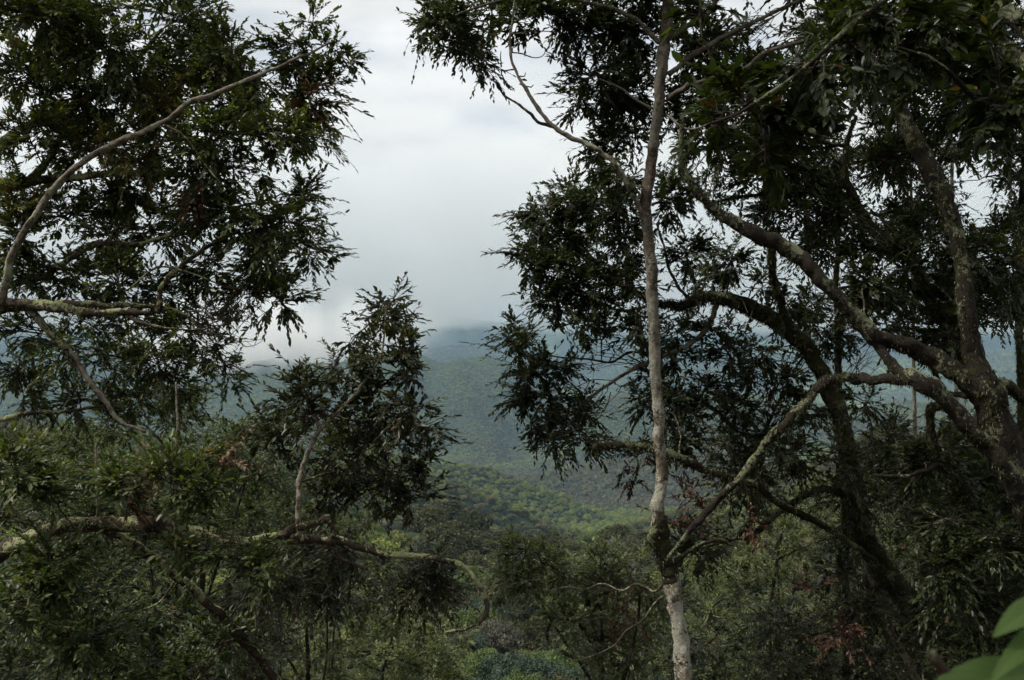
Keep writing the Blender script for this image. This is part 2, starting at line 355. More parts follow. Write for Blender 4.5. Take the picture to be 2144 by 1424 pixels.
def limb_geo(line, rad, seed, sides=12, knob=0.13):
    """knobbly tube along a polyline with rounded ends and rough bark relief"""
    r = np.random.default_rng(seed)
    dist = np.concatenate([[0], np.cumsum(np.linalg.norm(np.diff(line, axis=0), axis=1))])
    rm = float(np.max(rad))
    if rm > 0.012:
        step = max(rm*0.42, 0.014); n = max(len(line), min(420, int(dist[-1]/step)))
        tt = np.linspace(0, dist[-1], n)
        line = np.stack([np.interp(tt, dist, line[:, k]) for k in range(3)], 1); rad = np.interp(tt, dist, rad); dist = tt
    n = len(line)
    T = norm(np.gradient(line, axis=0))
    s = np.cross(T[0], [0.3, 0.2, 1.0]); s /= np.linalg.norm(s)
    ph = r.uniform(0, 6.28, 6)
    a = np.linspace(0, 2*np.pi, sides, endpoint=False)
    D = np.zeros((n, sides, 3)); S = np.zeros((n, sides))
    for k in range(n):
        s = s - T[k]*np.dot(s, T[k]); s /= np.linalg.norm(s)
        u = np.cross(T[k], s)
        q = dist[k]/max(rm, 0.01)
        D[k] = np.cos(a)[:, None]*s + np.sin(a)[:, None]*u
        S[k] = 1 + knob*(0.5*np.sin(a*2+q*0.31+ph[0]) + 0.4*np.sin(a*3-q*0.55+ph[1]) + 0.5*np.sin(q*0.9+ph[2]+np.sin(a+ph[4])))
    V = (line[:, None] + D*(rad[:, None]*S)[..., None]).reshape(-1, 3); Df = D.reshape(-1, 3); Rf = np.repeat(rad, sides)
    if rm > 0.012:
        g1 = noise3(V, max(rm*0.9, 0.03), seed); g2 = noise3(V, max(rm*0.33, 0.014), seed+3); g3 = noise3(V*np.array([1, 1, 0.45]), max(rm*0.16, 0.007), seed+5)
        V = V + Df*(Rf*(0.15*g1 + 0.14*g2 + 0.09*g3 + 0.22*np.clip(g1-0.45, 0, 1)))[:, None]
    V = np.vstack([V, line[:1]-T[:1]*rad[0]*0.6, line[-1:]+T[-1:]*rad[-1]*0.8])
    kk, jj = np.meshgrid(np.arange(n-1), np.arange(sides), indexing='ij'); kk = kk.ravel(); jj = jj.ravel(); j2 = (jj+1) % sides
    lq = np.stack([kk*sides+jj, kk*sides+j2, (kk+1)*sides+j2, (kk+1)*sides+jj], 1).ravel()
    j = np.arange(sides); j2 = (j+1) % sides
    c1_ = np.stack([np.full(sides, n*sides), j2, j], 1).ravel(); c2_ = np.stack([np.full(sides, n*sides+1), (n-1)*sides+j, (n-1)*sides+j2], 1).ravel()
    nq = len(kk)
    st = np.concatenate([np.arange(nq)*4, nq*4+np.arange(2*sides)*3])
    return V, np.concatenate([lq, c1_, c2_]), st

DENS = 5.2
MOSSY = {'bark brown with lichen': 0.9, 'bark mossy': 1.2, 'bark grey brown with lichen': 0.5}
class Tree:
    """a tree with real limbs; limbs[0] is the trunk. clumps hang secondary branches, twigs and leaves on it"""
    def __init__(s, name, base, label, cat='tree', group=None, seed=1, bark=None):
        s.root = empty(name, base, label=label, cat=cat, group=group)
        s.rng = np.random.default_rng(seed); s.seed = seed
        s.lines = []; s.segs = []; s.lv = {}; s.fuzz = []; s.bark = bark
    def limb(s, pts, w0, w1, name='branch', mat=None, world=False, jit=0.010, sub=7, label=None, grow=True, ref=None, knob=0.13):
        """pts (px,py,dist); widths in photo pixels"""
        Pw = np.array(pts, float) if world else np.array([P(*q) for q in pts])
        line = spline(Pw, sub)
        n = len(line); r = s.rng
        ww = np.linspace(w0, w1, n) if np.isscalar(w0) else np.interp(np.linspace(0, 1, n), np.linspace(0, 1, len(w0)), w0)
        dist = np.array([ref]*n) if ref else line[:, 1]
        rad = np.maximum(ww*dist/F*0.5*getattr(s, 'girth', 1.0), 0.003)
        j = r.normal(0, 1, (n, 3)); j[1:-1] = (j[:-2]+j[1:-1]*2+j[2:])/4
        line[1:] += (j*jit*np.minimum(1, rad[:, None]/0.03))[1:]
        V, lo, st = limb_geo(line, rad, s.seed*100+len(s.lines), 28 if rad.max() > 0.06 else 18 if rad.max() > 0.02 else 8, knob)
        o = mesh_np(name, V, lo, st, mat or s.bark, s.root)
        if label: o['label'] = label
        if grow: s.lines.append((line, rad))
        mo = MOSSY.get((mat or s.bark).name, 0)
        if mo and rad.max() > 0.02: s.fuzz.append((line, rad, mo))
        return line
    def twig_line(s, a, b, r0, r1, sag=0.1, n=5, wig=0.06):
        """thin wandering branchlet as segments; returns its points"""
        r = s.rng; Lh = np.linalg.norm(b-a)
        tt = np.linspace(0, 1, n+1)[:, None]
        off = r.normal(0, wig*Lh, 3)
        line = a+(b-a)*tt + (tt*(1-tt)*4)*(off+np.array([0, 0, sag*Lh])) + r.normal(0, 0.02*Lh, (n+1, 3))*(tt*(1-tt)*4)
        rr = np.linspace(r0, r1, n+1)
        for k in range(n): s.segs.append((line[k], line[k+1], rr[k], rr[k+1]))
        return line
    def spray(s, p, d, length, nl, leaf, key, droop=0.55, tone=0.0):
        """one leafy twig"""
        r = s.rng; d = d/np.linalg.norm(d)
        tip = p + d*length + np.array([0, 0, -0.12*length])
        mid = (p+tip)/2 + np.array([0, 0, 0.08*length])
        s.segs.append((p, mid, 0.0028, 0.002)); s.segs.append((mid, tip, 0.002, 0.0012))
        t = np.linspace(r.uniform(0.05, 0.5), 1.0, nl)
        pts = np.where(t[:, None] < 0.5, p+(mid-p)*(t[:, None]*2), mid+(tip-mid)*(t[:, None]*2-1))
        side = np.cross(d, [0, 0, 1.0]); side /= max(np.linalg.norm(side), 1e-6)
        sg = np.where(np.arange(nl) % 2 == 0, 1.0, -1.0)
        fw = 0.55+0.9*t
        dd = d[None]*fw[:, None] + side[None]*(sg*(1.15-0.7*t))[:, None] + r.normal(0, 0.33, (nl, 3)) + np.array([0, 0, -1.0])*(droop*r.uniform(-0.35, 0.85, nl))[:, None]
        up = np.array([0, 0, 1.0])[None] + r.normal(0, 0.35, (nl, 3)) + 0.2*d[None]
        ln = leaf*r.uniform(0.65, 1.2, nl)
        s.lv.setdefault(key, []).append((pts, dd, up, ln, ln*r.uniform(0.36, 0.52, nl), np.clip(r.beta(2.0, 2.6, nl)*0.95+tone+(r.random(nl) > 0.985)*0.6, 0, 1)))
    def clump(s, px, py, rx, ry, Y, n, leaf=0.10, key='crown', rz=None, tone=0.0, droop=0.55, twl=0.26, attach=True, holes=None):
        r = s.rng
        c = P(px, py, Y); ax = np.array([rx*Y/F, (rz if rz else (rx+ry)/2*1.1)*Y/F, ry*Y/F])
        if attach and s.lines:
            best = None
            for line, rad in s.lines:
                dv = np.linalg.norm(line-c-np.array([0, 0, -ax[2]*0.3]), axis=1) + (np.abs(line[:, 2]-c[2]) < 0)*0
                k = int(np.argmin(dv))
                if best is None or dv[k] < best[0]: best = (dv[k], line[k], rad[k])
            dist, a, ra = best
        else: a = c - np.array([0, 0, ax[2]*1.2]); ra = 0.02; dist = 1
        r0 = min(ra*0.6, 0.006+0.004*dist)
        n = int(n*DENS); leaf = leaf*0.51
        main = s.twig_line(a, c + r.normal(0, 0.15, 3)*ax, r0, 0.006, sag=0.12, n=9, wig=0.08)
        s.lines.append((main, np.linspace(r0, 0.006, len(main))))
        nb = max(3, int(n/7.5))
        cnt = 0
        for k in range(nb):
            q = main[int(r.integers(len(main)//2, len(main)))]
            u = norm(r.normal(0, 1, 3)); e = c + u*ax*(0.35+0.5*r.random())
            if np.dot(e-q, e-q) < 1e-4: continue
            bl = s.twig_line(q, e, 0.0055, 0.003, sag=0.08, n=4)
            m = int(round(n/nb))
            for h in range(m):
                o = bl[int(r.integers(2, 5))] if h else bl[-1]
                dd = (o-c)/ax; dd = norm(dd)*0.8 + norm(e-q)*0.6 + r.normal(0, 0.55, 3) + np.array([0, 0, 0.15])
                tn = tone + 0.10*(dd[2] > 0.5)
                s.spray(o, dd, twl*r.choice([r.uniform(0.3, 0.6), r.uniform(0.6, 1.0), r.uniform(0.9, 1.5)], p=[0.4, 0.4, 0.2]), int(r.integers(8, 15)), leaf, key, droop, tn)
    def over(s, x, y, z, rx, rz, n, leaf):  # foliage added out of view overhead to shade the near trees
        r = s.rng; c = np.array([x, y, z]); ax = np.array([rx, rx, rz])
        ln = s.over_line[len(s.over_line)//3:]; a = ln[int(np.argmin(np.linalg.norm(ln-c, axis=1)))]
        main = s.twig_line(a, c, 0.02, 0.008, n=9, wig=0.03)
        for k in range(n):
            q = main[int(r.integers(5, 10))]; e = c+norm(r.normal(0, 1, 3))*ax*r.uniform(.3, 1)
            bl = s.twig_line(q, e, 0.006, 0.003, n=4)
            for h in range(5): s.spray(bl[int(r.integers(1, 5))], e-q+r.normal(0, .4, 3), 0.4, 10, leaf, 'crown')
    def finish(s, mats, names=None, labels=None):
        if s.fuzz:      # tufts of moss and lichen standing off the bark
            r = s.rng; B, Dr, Ln = [], [], []
            for line, rad, mo in s.fuzz:
                ln = np.linalg.norm(np.diff(line, axis=0), axis=1); tot = ln.sum()
                n = int(tot*mo*900*(0.4+rad.max()/0.12)); 
                if n < 3: continue
                k = r.integers(0, len(line)-1, n); f = r.random(n)[:, None]
                c = line[k]*(1-f)+line[k+1]*f; T_ = norm(line[k+1]-line[k]); q = norm(np.cross(T_, norm(r.normal(0, 1, (n, 3)))))
                pt = c + q*rad[k][:, None]*0.97
                keepf = noise3(pt, 0.16, 5) > (0.25-0.5*mo)
                B.append(pt[keepf]); Dr.append((q*0.8+r.normal(0, .45, (n, 3))+np.array([0, 0, -0.7])*(q[:, 2:3] < 0.2))[keepf]); Ln.append(np.minimum(r.uniform(0.008, 0.034, n), 0.02+rad[k]*0.3)[keepf])
            if B:
                B = np.vstack(B); Dr = np.vstack(Dr); Ln = np.concatenate(Ln)
                V, lo, st = leaves(B, Dr, np.tile([0.1, 0.2, 1.0], (len(B), 1)), Ln, Ln*0.22, 0.3)
                mesh_np('moss', V, lo, st, M_moss, s.root, attr=np.repeat(r.random(len(B)), 8))['kind'] = 'stuff'
        if s.segs:
            P0 = np.array([q[0] for q in s.segs]); P1 = np.array([q[1] for q in s.segs]); R0 = np.array([q[2] for q in s.segs]); R1 = np.array([q[3] for q in s.segs])
            mesh_np('twigs', *seg_tubes(P0, P1, R0, R1), M_twig, s.root)['kind'] = 'stuff'
        for key, lst in s.lv.items():
            cat = [np.concatenate([q[k] for q in lst]) for k in range(6)]
            V, lo, st = leaves(*cat[:5])
            o = mesh_np((names or {}).get(key, 'crown'), V, lo, st, mats[key], s.root, attr=np.repeat(cat[5], 8))
            if labels and key in labels: o['label'] = labels[key]

def scatter(region, holes, step, seed, jitter=0.35):
    """even clump centres inside a polygon, leaving the gaps out"""
    r = np.random.default_rng(seed)
    xs = [p[0] for p in region]; ys = [p[1] for p in region]
    out = []
    row = 0; y = min(ys)
    while y <= max(ys):
        x = min(xs) + (row % 2)*step/2
        while x <= max(xs):
            qx = x+r.uniform(-1, 1)*step*jitter; qy = y+r.uniform(-1, 1)*step*jitter
            inside = False
            for k in range(len(region)):
                x1, y1 = region[k]; x2, y2 = region[k-1]
                if (y1 > qy) != (y2 > qy) and qx < (x2-x1)*(qy-y1)/(y2-y1)+x1: inside = not inside
            if inside and not any(((qx-h[0])/(h[2]+step*0.35))**2+((qy-h[1])/(h[3]+step*0.35))**2 < 1 for h in holes): out.append((qx, qy))
            x += step
        y += step*0.87; row += 1
    return out

# ------------------------------------------------------------------ the left tree (crown fills the upper left)
def on_ground(px, Y): x = (px-1072)/F*Y; return (x, Y, gz(x, Y))
b1 = on_ground(-330, 9.3)
T1 = Tree('broadleaf_tree', b1, 'large dark evergreen tree reaching in from the left edge, its crown filling the upper left', seed=3, bark=M_bark_left)
x0, y0, z0 = b1
T1.limb([(x0-0.2, y0, z0-0.3), (x0, y0, z0+1.5), (x0+0.1, 9.3, -3.5), P(-300, 900, 9.3), P(-285, 600, 9.3), P(-230, 250, 9.3), P(-150, -150, 9.4), P(-60, -500, 9.6)], 95, 45, name='trunk', world=True, ref=9.3, knob=0.1)
T1.limb([(-285, 640, 9.3), (-120, 655, 9.0), (0, 643, 8.8), (70, 638, 8.7), (130, 645, 8.6), (200, 655, 8.6), (310, 655, 8.7)], 36, 12)
T1.limb([(60, 642, 8.7), (150, 634, 8.75), (230, 640, 8.8), (300, 640, 8.9), (380, 655, 9.0), (420, 690, 9.0)], 16, 5)
T1.limb([(-270, 850, 9.3), (-60, 720, 8.9), (5, 620, 8.6), (22, 540, 8.5), (60, 470, 8.4), (130, 375, 8.3), (215, 312, 8.2), (330, 262, 8.2), (400, 215, 8.2), (520, 168, 8.3), (560, 150, 8.4), (640, 115, 8.5), (700, 85, 8.6)], (20, 17, 14, 12, 10, 7, 3), 0, mat=M_bark_pale, label='long pale diagonal limb reaching up to the right')
T1.limb([(-230, 500, 9.3), (-60, 350, 9.4), (0, 305, 9.4), (70, 258, 9.5), (140, 228, 9.5), (240, 175, 9.6), (300, 110, 9.6), (340, 60, 9.6)], 26, 7)
T1.limb([(-260, 420, 9.3), (-60, 385, 9.2), (50, 380, 9.2), (110, 320, 9.3), (150, 230, 9.3), (158, 170, 9.3)], 26, 6)
T1.limb([(-240, 420, 9.3), (0, 395, 9.3), (90, 378, 9.2), (220, 366, 9.2), (340, 362, 9.2), (420, 380, 9.2), (480, 420, 9.2)], 22, 6)
T1.limb([(-100, 640, 9.1), (40, 590, 9.2), (100, 575, 9.2), (140, 545, 9.2), (210, 512, 9.2), (300, 510, 9.2), (380, 480, 9.2), (470, 440, 9.3), (560, 420, 9.3)], 18, 5)
T1.limb([(330, 655, 8.9), (340, 600, 8.9), (375, 560, 8.9), (400, 540, 8.9), (450, 510, 8.9), (520, 500, 8.9), (590, 470, 8.9)], 13, 4)
T1.limb([(60, 645, 8.75), (100, 690, 8.75), (150, 740, 8.7), (175, 780, 8.6), (220, 840, 8.6), (250, 880, 8.6), (305, 905, 8.6)], 17, 7, mat=M_bark_pale, label='bare pale limb drooping down to the right')
T1.limb([(250, 655, 8.7), (310, 680, 8.6), (370, 690, 8.6), (430, 690, 8.6)], 8, 3)
T1.limb([(-250, 930, 9.2), (-60, 890, 9.1), (20, 875, 9.0), (60, 865, 9.0), (140, 860, 9.0), (220, 850, 9.0)], 14, 5)
T1.limb([(345, 262, 8.2), (380, 280, 8.1), (405, 310, 8.1), (440, 360, 8.1), (470, 390, 8.1)], 6, 2.5)
T1.limb([(205, 520, 9.2), (240, 560, 9.0), (260, 610, 9.0), (330, 560, 8.8), (410, 575, 8.7), (470, 600, 8.7), (540, 610, 8.7)], 5, 3)
c1 = [(60, 40, 150, 90), (180, 20, 120, 60), (230, 100, 120, 80), (400, 50, 90, 60), (400, 130, 100, 90), (480, 190, 80, 80), (470, 110, 60, 60),
      (60, 150, 120, 90), (170, 190, 110, 80), (280, 230, 120, 80), (50, 280, 90, 60), (180, 320, 100, 60), (330, 170, 90, 70), (340, 300, 90, 70),
      (555, 175, 50, 40), (560, 250, 70, 60), (470, 290, 90, 60), (640, 210, 60, 50), (650, 280, 50, 40), (600, 300, 60, 45),
      (430, 370, 90, 60), (450, 450, 100, 60), (545, 480, 80, 60), (640, 420, 50, 35), (610, 470, 60, 40), (630, 530, 60, 40), (560, 560, 70, 50), (580, 630, 60, 35), (500, 620, 50, 35),
      (290, 400, 80, 50), (230, 420, 60, 50), (250, 500, 90, 55), (130, 460, 70, 45), (340, 480, 80, 60), (60, 410, 70, 45), (40, 500, 60, 50), (70, 580, 70, 40), (160, 590, 80, 45), (260, 590, 80, 45), (330, 620, 70, 40), (440, 560, 70, 50)]
for (x, y, rx, ry) in c1: T1.clump(x, y, rx, ry, 9.2+T1.rng.uniform(-0.8, 0.9), int(rx*ry/170)+6, leaf=0.112, tone=T1.rng.uniform(-0.05, 0.16))
for (x, y, rx, ry) in [(655, 45, 40, 25), (690, 110, 45, 22), (730, 125, 22, 14), (620, 90, 45, 25), (590, 110, 40, 30), (620, 150, 50, 30), (700, 170, 30, 25), (660, 130, 40, 25), (545, 372, 22, 7), (60, 700, 70, 35), (690, 540, 16, 10)]:
    T1.clump(x, y, rx, ry, 8.8+T1.rng.uniform(-0.3, 0.3), max(4, int(rx*ry/130)), leaf=0.10, twl=0.22)
for (x, y, rx, ry) in [(190, 690, 90, 40), (290, 700, 90, 45), (380, 690, 60, 45), (430, 660, 45, 40), (330, 760, 90, 50), (230, 770, 90, 50), (130, 740, 60, 40), (50, 760, 60, 40), (60, 830, 70, 40), (180, 840, 70, 45), (300, 840, 90, 50), (380, 810, 50, 50), (455, 735, 22, 30), (470, 790, 35, 28), (410, 740, 35, 30)]:
    T1.clump(x, y, rx, ry, 9.3+T1.rng.uniform(-0.6, 0.8), int(rx*ry/190)+4, leaf=0.105)
for (x, y, rx, ry) in [(320, 205, 60, 25), (200, 310, 60, 25), (450, 160, 50, 30), (40, 430, 50, 30), (280, 330, 50, 30), (360, 240, 30, 25), (120, 40, 60, 30)]:
    T1.clump(x, y, rx, ry, 8.95, int(rx*ry/150)+4, leaf=0.10, tone=0.42)
for (x, y, rx, ry) in [(645, 225, 26, 30), (420, 408, 16, 18)]:
    T1.clump(x, y, rx, ry, 8.5, 6, leaf=0.10, key='dead', droop=1.6)
# bare twig spray
for k in range(26):
    q = T1.twig_line(P(T1.rng.uniform(390, 450), T1.rng.uniform(640, 700), 8.7), P(T1.rng.uniform(420, 570), T1.rng.uniform(590, 725), 8.7+T1.rng.uniform(-.3, .3)), 0.005, 0.0018, sag=-0.15, n=6, wig=0.12)
    for _ in range(3):
        a0 = q[int(T1.rng.integers(2, 6))]; T1.twig_line(a0, a0+T1.rng.normal(0, 0.14, 3)+np.array([0.05, 0, 0.06]), 0.0025, 0.0012, n=3)
for (x, y) in scatter([(-350, -20), (450, -20), (380, -420), (-300, -500)], [], 130, 4): T1.clump(x, y, 100, 70, 9.3+T1.rng.uniform(-1.2, 1.2), 16, leaf=0.15)
T1.finish({'crown': M_leaf_left, 'dead': M_leaf_dead}, {'dead': 'dead_leaves'}, {'dead': 'hanging bunch of dead red-brown leaves'})

# ------------------------------------------------------------------ lower left tree with the lichened limb
b2 = on_ground(-420, 8.6)
T2 = Tree('broadleaf_tree', b2, 'low tree at left with a thick lichen-crusted horizontal limb and upright leafy shoots', seed=5, bark=M_bark_left)
T2.limb([(b2[0]-0.3, b2[1], b2[2]-0.3), (b2[0]+0.1, b2[1], b2[2]+1.2), P(-380, 1800, 8.6), P(-260, 1300, 8.6), P(-200, 1000, 8.8), P(-260, 700, 9.2)], 110, 50, name='trunk', world=True, ref=8.6, knob=0.1)
T2.limb([(-250, 1290, 8.6), (-80, 1200, 8.2), (50, 1135, 8.0), (110, 1110, 7.9), (170, 1098, 7.9), (250, 1098, 7.9), (330, 1098, 7.9), (400, 1115, 7.9), (470, 1135, 7.9), (560, 1128, 7.9), (620, 1108, 7.9), (685, 1085, 7.9)], (42, 34, 31, 32, 28, 20, 15), 0, label='thick horizontal limb crusted with pale yellow lichen')
T2.limb([(205, 1105, 7.95), (265, 1128, 8.0), (320, 1170, 8.1), (380, 1215, 8.2), (440, 1270, 8.3), (490, 1320, 8.4), (560, 1400, 8.6), (620, 1500, 8.8)], 17, 20)
T2.limb([(590, 1125, 7.9), (650, 1128, 8.0), (720, 1135, 8.0), (790, 1158, 8.0), (850, 1163, 8.0), (905, 1167, 8.0), (965, 1185, 8.0), (1005, 1230, 8.0), (1020, 1270, 8.0), (1012, 1295, 8.0), (980, 1315, 8.0), (930, 1325, 8.0)], (20, 16, 12, 11, 9, 6), 0, label='thin crooked branch end curling downward')
T2.limb([(685, 1085, 7.9), (700, 1110, 7.95), (695, 1140, 8.0), (715, 1170, 8.0), (760, 1190, 8.0)], 11, 6)
T2.limb([(622, 1100, 7.9), (626, 1050, 7.9), (628, 1000, 7.9), (645, 950, 7.9), (662, 910, 7.95), (668, 895, 8.0), (655, 870, 8.0)], 12, 8, mat=M_bark_pale, label='pale upright shoot')
T2.limb([(662, 910, 7.95), (700, 870, 8.0), (740, 830, 8.0), (765, 795, 8.0), (795, 750, 8.0), (805, 700, 8.0), (808, 640, 8.0)], 9, 3, mat=M_bark_pale)
T2.limb([(700, 870, 8.0), (740, 880, 8.0), (800, 880, 8.1), (860, 910, 8.1)], 5, 3)
T2.limb([(628, 1010, 7.9), (690, 990, 8.1), (760, 980, 8.2), (850, 990, 8.2)], 6, 3)
T2.limb([(204, 1095, 7.9), (204, 1040, 7.9), (202, 980, 7.9), (200, 930, 7.9)], 6, 4, mat=M_bark_pale)
T2.limb([(365, 1100, 7.9), (368, 1040, 7.9), (367, 960, 7.9), (372, 880, 7.9), (368, 800, 7.9)], 7, 4, mat=M_bark_pale)
T2.limb([(440, 1270, 8.3), (420, 1240, 8.3), (400, 1215, 8.3)], 10, 6)
T2.limb([(505, 1335, 8.4), (470, 1350, 8.4), (430, 1400, 8.4), (400, 1440, 8.4)], 10, 6)
T2.limb([(370, 1210, 8.2), (335, 1260, 8.2), (290, 1280, 8.3), (280, 1275, 8.3)], 5, 3)
c2 = [(808, 640, 26, 22), (800, 675, 35, 20), (845, 675, 18, 18), (838, 720, 25, 25), (775, 715, 22, 20), (728, 718, 28, 20), (825, 765, 40, 35), (735, 770, 45, 25), (870, 790, 22, 22), (790, 810, 60, 35), (700, 800, 50, 30), (650, 820, 50, 35), (850, 850, 45, 35), (770, 870, 60, 40), (690, 870, 55, 40), (620, 870, 55, 40), (885, 900, 26, 30), (830, 930, 60, 40), (740, 940, 60, 40), (890, 960, 28, 35), (840, 1000, 60, 45), (870, 1050, 40, 30), (770, 1020, 70, 40), (680, 960, 60, 50), (700, 1040, 70, 40), (570, 930, 60, 50)]
for (x, y, rx, ry) in c2: T2.clump(x, y, rx, ry, 8.3+T2.rng.uniform(-0.5, 0.6), int(rx*ry/230)+3, leaf=0.115, droop=0.75, key='shoots')
for (x, y) in scatter([(480, 1150), (640, 1120), (900, 1180), (960, 1250), (850, 1330), (640, 1300), (480, 1260)], [(800, 1290, 60, 30)], 75, 5):
    T2.clump(x, y, 60, 38, 8.7+T2.rng.uniform(-0.5, 1.2), 17, leaf=0.105, key='shoots')
for (x, y) in scatter([(0, 1150), (120, 1150), (300, 1200), (470, 1330), (500, 1424), (0, 1440)], [(330, 1300, 20, 20)], 95, 6):
    T2.clump(x, y, 75, 45, 8.6+T2.rng.uniform(-1.2, 1.2), 16, leaf=0.12)
for (x, y, rx, ry) in [(400, 1158, 40, 14), (480, 1172, 45, 18), (545, 1185, 45, 20), (60, 1030, 60, 36), (80, 1250, 90, 60), (200, 1330, 90, 30), (120, 1170, 80, 30), (40, 980, 60, 50), (420, 1020, 50, 30), (350, 1010, 50, 30), (250, 1030, 50, 30)]:
    T2.clump(x, y, rx, ry, 7.5, int(rx*ry/170)+4, leaf=0.125, tone=0.15)
for (x, y, rx, ry) in [(265, 1050, 10, 16), (330, 960, 10, 14), (470, 970, 10, 18), (275, 1010, 8, 10)]:
    T2.clump(x, y, rx, ry, 7.7, 3, leaf=0.10, key='dead', droop=1.5, tone=0.5)
T2.finish({'crown': M_leaf_fresh, 'shoots': M_leaf_brown, 'dead': M_leaf_dead}, {'dead': 'dead_leaves'}, {'dead': 'few yellowed dry leaves', 'shoots': 'dull brownish green foliage on the upright shoots'})

# ------------------------------------------------------------------ slender pale tree in the middle right
b3 = on_ground(1540, 7.4)
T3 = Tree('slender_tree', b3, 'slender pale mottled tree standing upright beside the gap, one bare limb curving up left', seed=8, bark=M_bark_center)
T3.girth = 0.9
Y3 = 7.4
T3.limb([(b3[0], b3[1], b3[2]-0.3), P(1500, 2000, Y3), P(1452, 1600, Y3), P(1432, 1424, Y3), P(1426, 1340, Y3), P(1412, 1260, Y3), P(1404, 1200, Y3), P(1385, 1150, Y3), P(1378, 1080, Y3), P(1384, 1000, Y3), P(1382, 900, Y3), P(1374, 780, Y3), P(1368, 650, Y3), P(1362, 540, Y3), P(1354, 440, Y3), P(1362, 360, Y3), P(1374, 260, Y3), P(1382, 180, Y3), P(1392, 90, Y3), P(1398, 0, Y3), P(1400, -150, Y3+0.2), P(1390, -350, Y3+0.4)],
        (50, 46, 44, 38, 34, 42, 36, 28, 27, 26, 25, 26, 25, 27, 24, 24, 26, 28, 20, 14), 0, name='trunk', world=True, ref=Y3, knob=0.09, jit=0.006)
T3.limb([(1392, 1190, Y3), (1378, 1160, Y3-.03), (1366, 1130, Y3-.05), (1368, 1112, Y3-.05)], 30, 22, mat=M_bark_moss, label='dark mossy broken stub', grow=False)
T3.limb([(1381, 1085, Y3), (1380, 1115, Y3), (1386, 1150, Y3), (1402, 1190, Y3), (1408, 1215, Y3)], (31, 40, 44, 42, 36), 0, name='moss_collar', mat=M_bark_moss, label='dark moss collar wrapped round the fork', grow=False)
T3.limb([(1350, 445, Y3), (1330, 420, Y3), (1310, 380, Y3), (1292, 350, Y3), (1268, 325, Y3), (1235, 305, Y3), (1200, 290, Y3), (1165, 268, Y3), (1135, 242, Y3), (1105, 190, Y3), (1082, 155, Y3), (1070, 120, Y3), (1068, 80, Y3), (1075, 30, Y3), (1085, -60, Y3)], (15, 13, 12, 11, 10, 7, 6, 5), 0, mat=M_bark_pale, label='bare grey limb arching up to the left', knob=0.08)
T3.limb([(1160, 265, Y3), (1130, 258, Y3), (1110, 238, Y3), (1085, 218, Y3), (1058, 201, Y3)], 9, 5, mat=M_twig, label='broken dead stub', grow=False)
for pts in ([(1077, 145), (1050, 148), (1035, 135), (1015, 122)], [(1050, 145), (1052, 160), (1065, 180), (1077, 186)], [(1068, 110), (1090, 112), (1115, 120), (1135, 118), (1145, 102)], [(1070, 72), (1120, 65), (1180, 68)], [(1075, 95), (1100, 88), (1120, 74)], [(1088, 176), (1110, 182), (1117, 178)], [(1050, 140), (1048, 120), (1049, 108)], [(1015, 122), (1005, 95), (1012, 80)], [(1085, 160), (1098, 160), (1100, 152)]):
    T3.limb([(x, y, Y3) for x, y in pts], 3.6, 1.8, mat=M_twig, name='bare_twig', grow=False)
T3.limb([(1400, 155, Y3), (1440, 125, Y3), (1490, 92, Y3), (1554, 57, Y3), (1660, 7, Y3), (1760, -40, Y3)], 13, 7)
T3.limb([(1398, 205, Y3), (1440, 180, Y3-.2), (1490, 165, Y3-.3), (1560, 142, Y3-.4), (1604, 110, Y3-.4), (1675, 89, Y3-.5), (1740, 60, Y3-.6)], 13, 8)
T3.limb([(1400, 80, Y3), (1440, 55, Y3), (1480, 25, Y3), (1510, -20, Y3)], 16, 9)
T3.limb([(1380, 90, Y3), (1330, 40, Y3), (1250, 10, Y3), (1120, -10, Y3), (1000, 15, Y3), (940, 40, Y3)], 12, 4)
T3.limb([(1376, 230, Y3), (1340, 215, Y3), (1300, 185, Y3), (1255, 165, Y3)], 7, 4)
T3.limb([(1395, 240, Y3), (1440, 270, Y3-.3), (1500, 255, Y3-.6), (1560, 240, Y3-.8), (1640, 215, Y3-1)], 6, 4)
T3.limb([(1400, 1190, Y3), (1450, 1150, Y3), (1500, 1130, Y3), (1530, 1140, Y3)], 12, 7, mat=M_bark_moss)
T3.limb([(1400, 1240, Y3), (1372, 1262, Y3), (1345, 1300, Y3), (1310, 1322, Y3), (1288, 1350, Y3), (1245, 1372, Y3), (1200, 1385, Y3)], 6, 2.5, mat=M_twig)
T3.limb([(1398, 1215, Y3), (1370, 1238, Y3+.1), (1335, 1222, Y3+.2), (1300, 1236, Y3+.25), (1262, 1222, Y3+.3), (1225, 1234, Y3+.3), (1185, 1229, Y3+.3), (1150, 1238, Y3+.3), (1128, 1232, Y3+.3)], 6, 2.5, mat=M_twig, knob=0.2, label='thin bare horizontal branch')
c3 = [(900, 20, 30, 30), (890, 70, 28, 18), (930, 55, 35, 40), (985, 60, 45, 40), (960, 95, 40, 20), (1030, 25, 45, 25), (1090, 45, 45, 30), (1140, 30, 45, 35), (1010, 135, 16, 16), (998, 122, 12, 10), (1200, 40, 45, 45), (1250, 70, 50, 50), (1300, 40, 50, 45), (1350, 60, 45, 45), (1240, 150, 45, 35), (1310, 130, 50, 40), (1290, 190, 55, 40), (1215, 215, 30, 40), (1340, 190, 35, 40), (1300, 240, 40, 25),
      (1270, 300, 40, 22), (1320, 290, 40, 30), (1240, 345, 35, 25), (1300, 370, 50, 30), (1440, 40, 50, 45), (1480, 110, 60, 40), (1430, 230, 40, 40), (1520, 190, 60, 40), (1590, 170, 50, 40)]
for (x, y, rx, ry) in c3: T3.clump(x, y, rx, ry, Y3+0.5+T3.rng.uniform(-0.5, 0.7), int(rx*ry/110)+4, leaf=0.095, droop=0.8, twl=0.23)
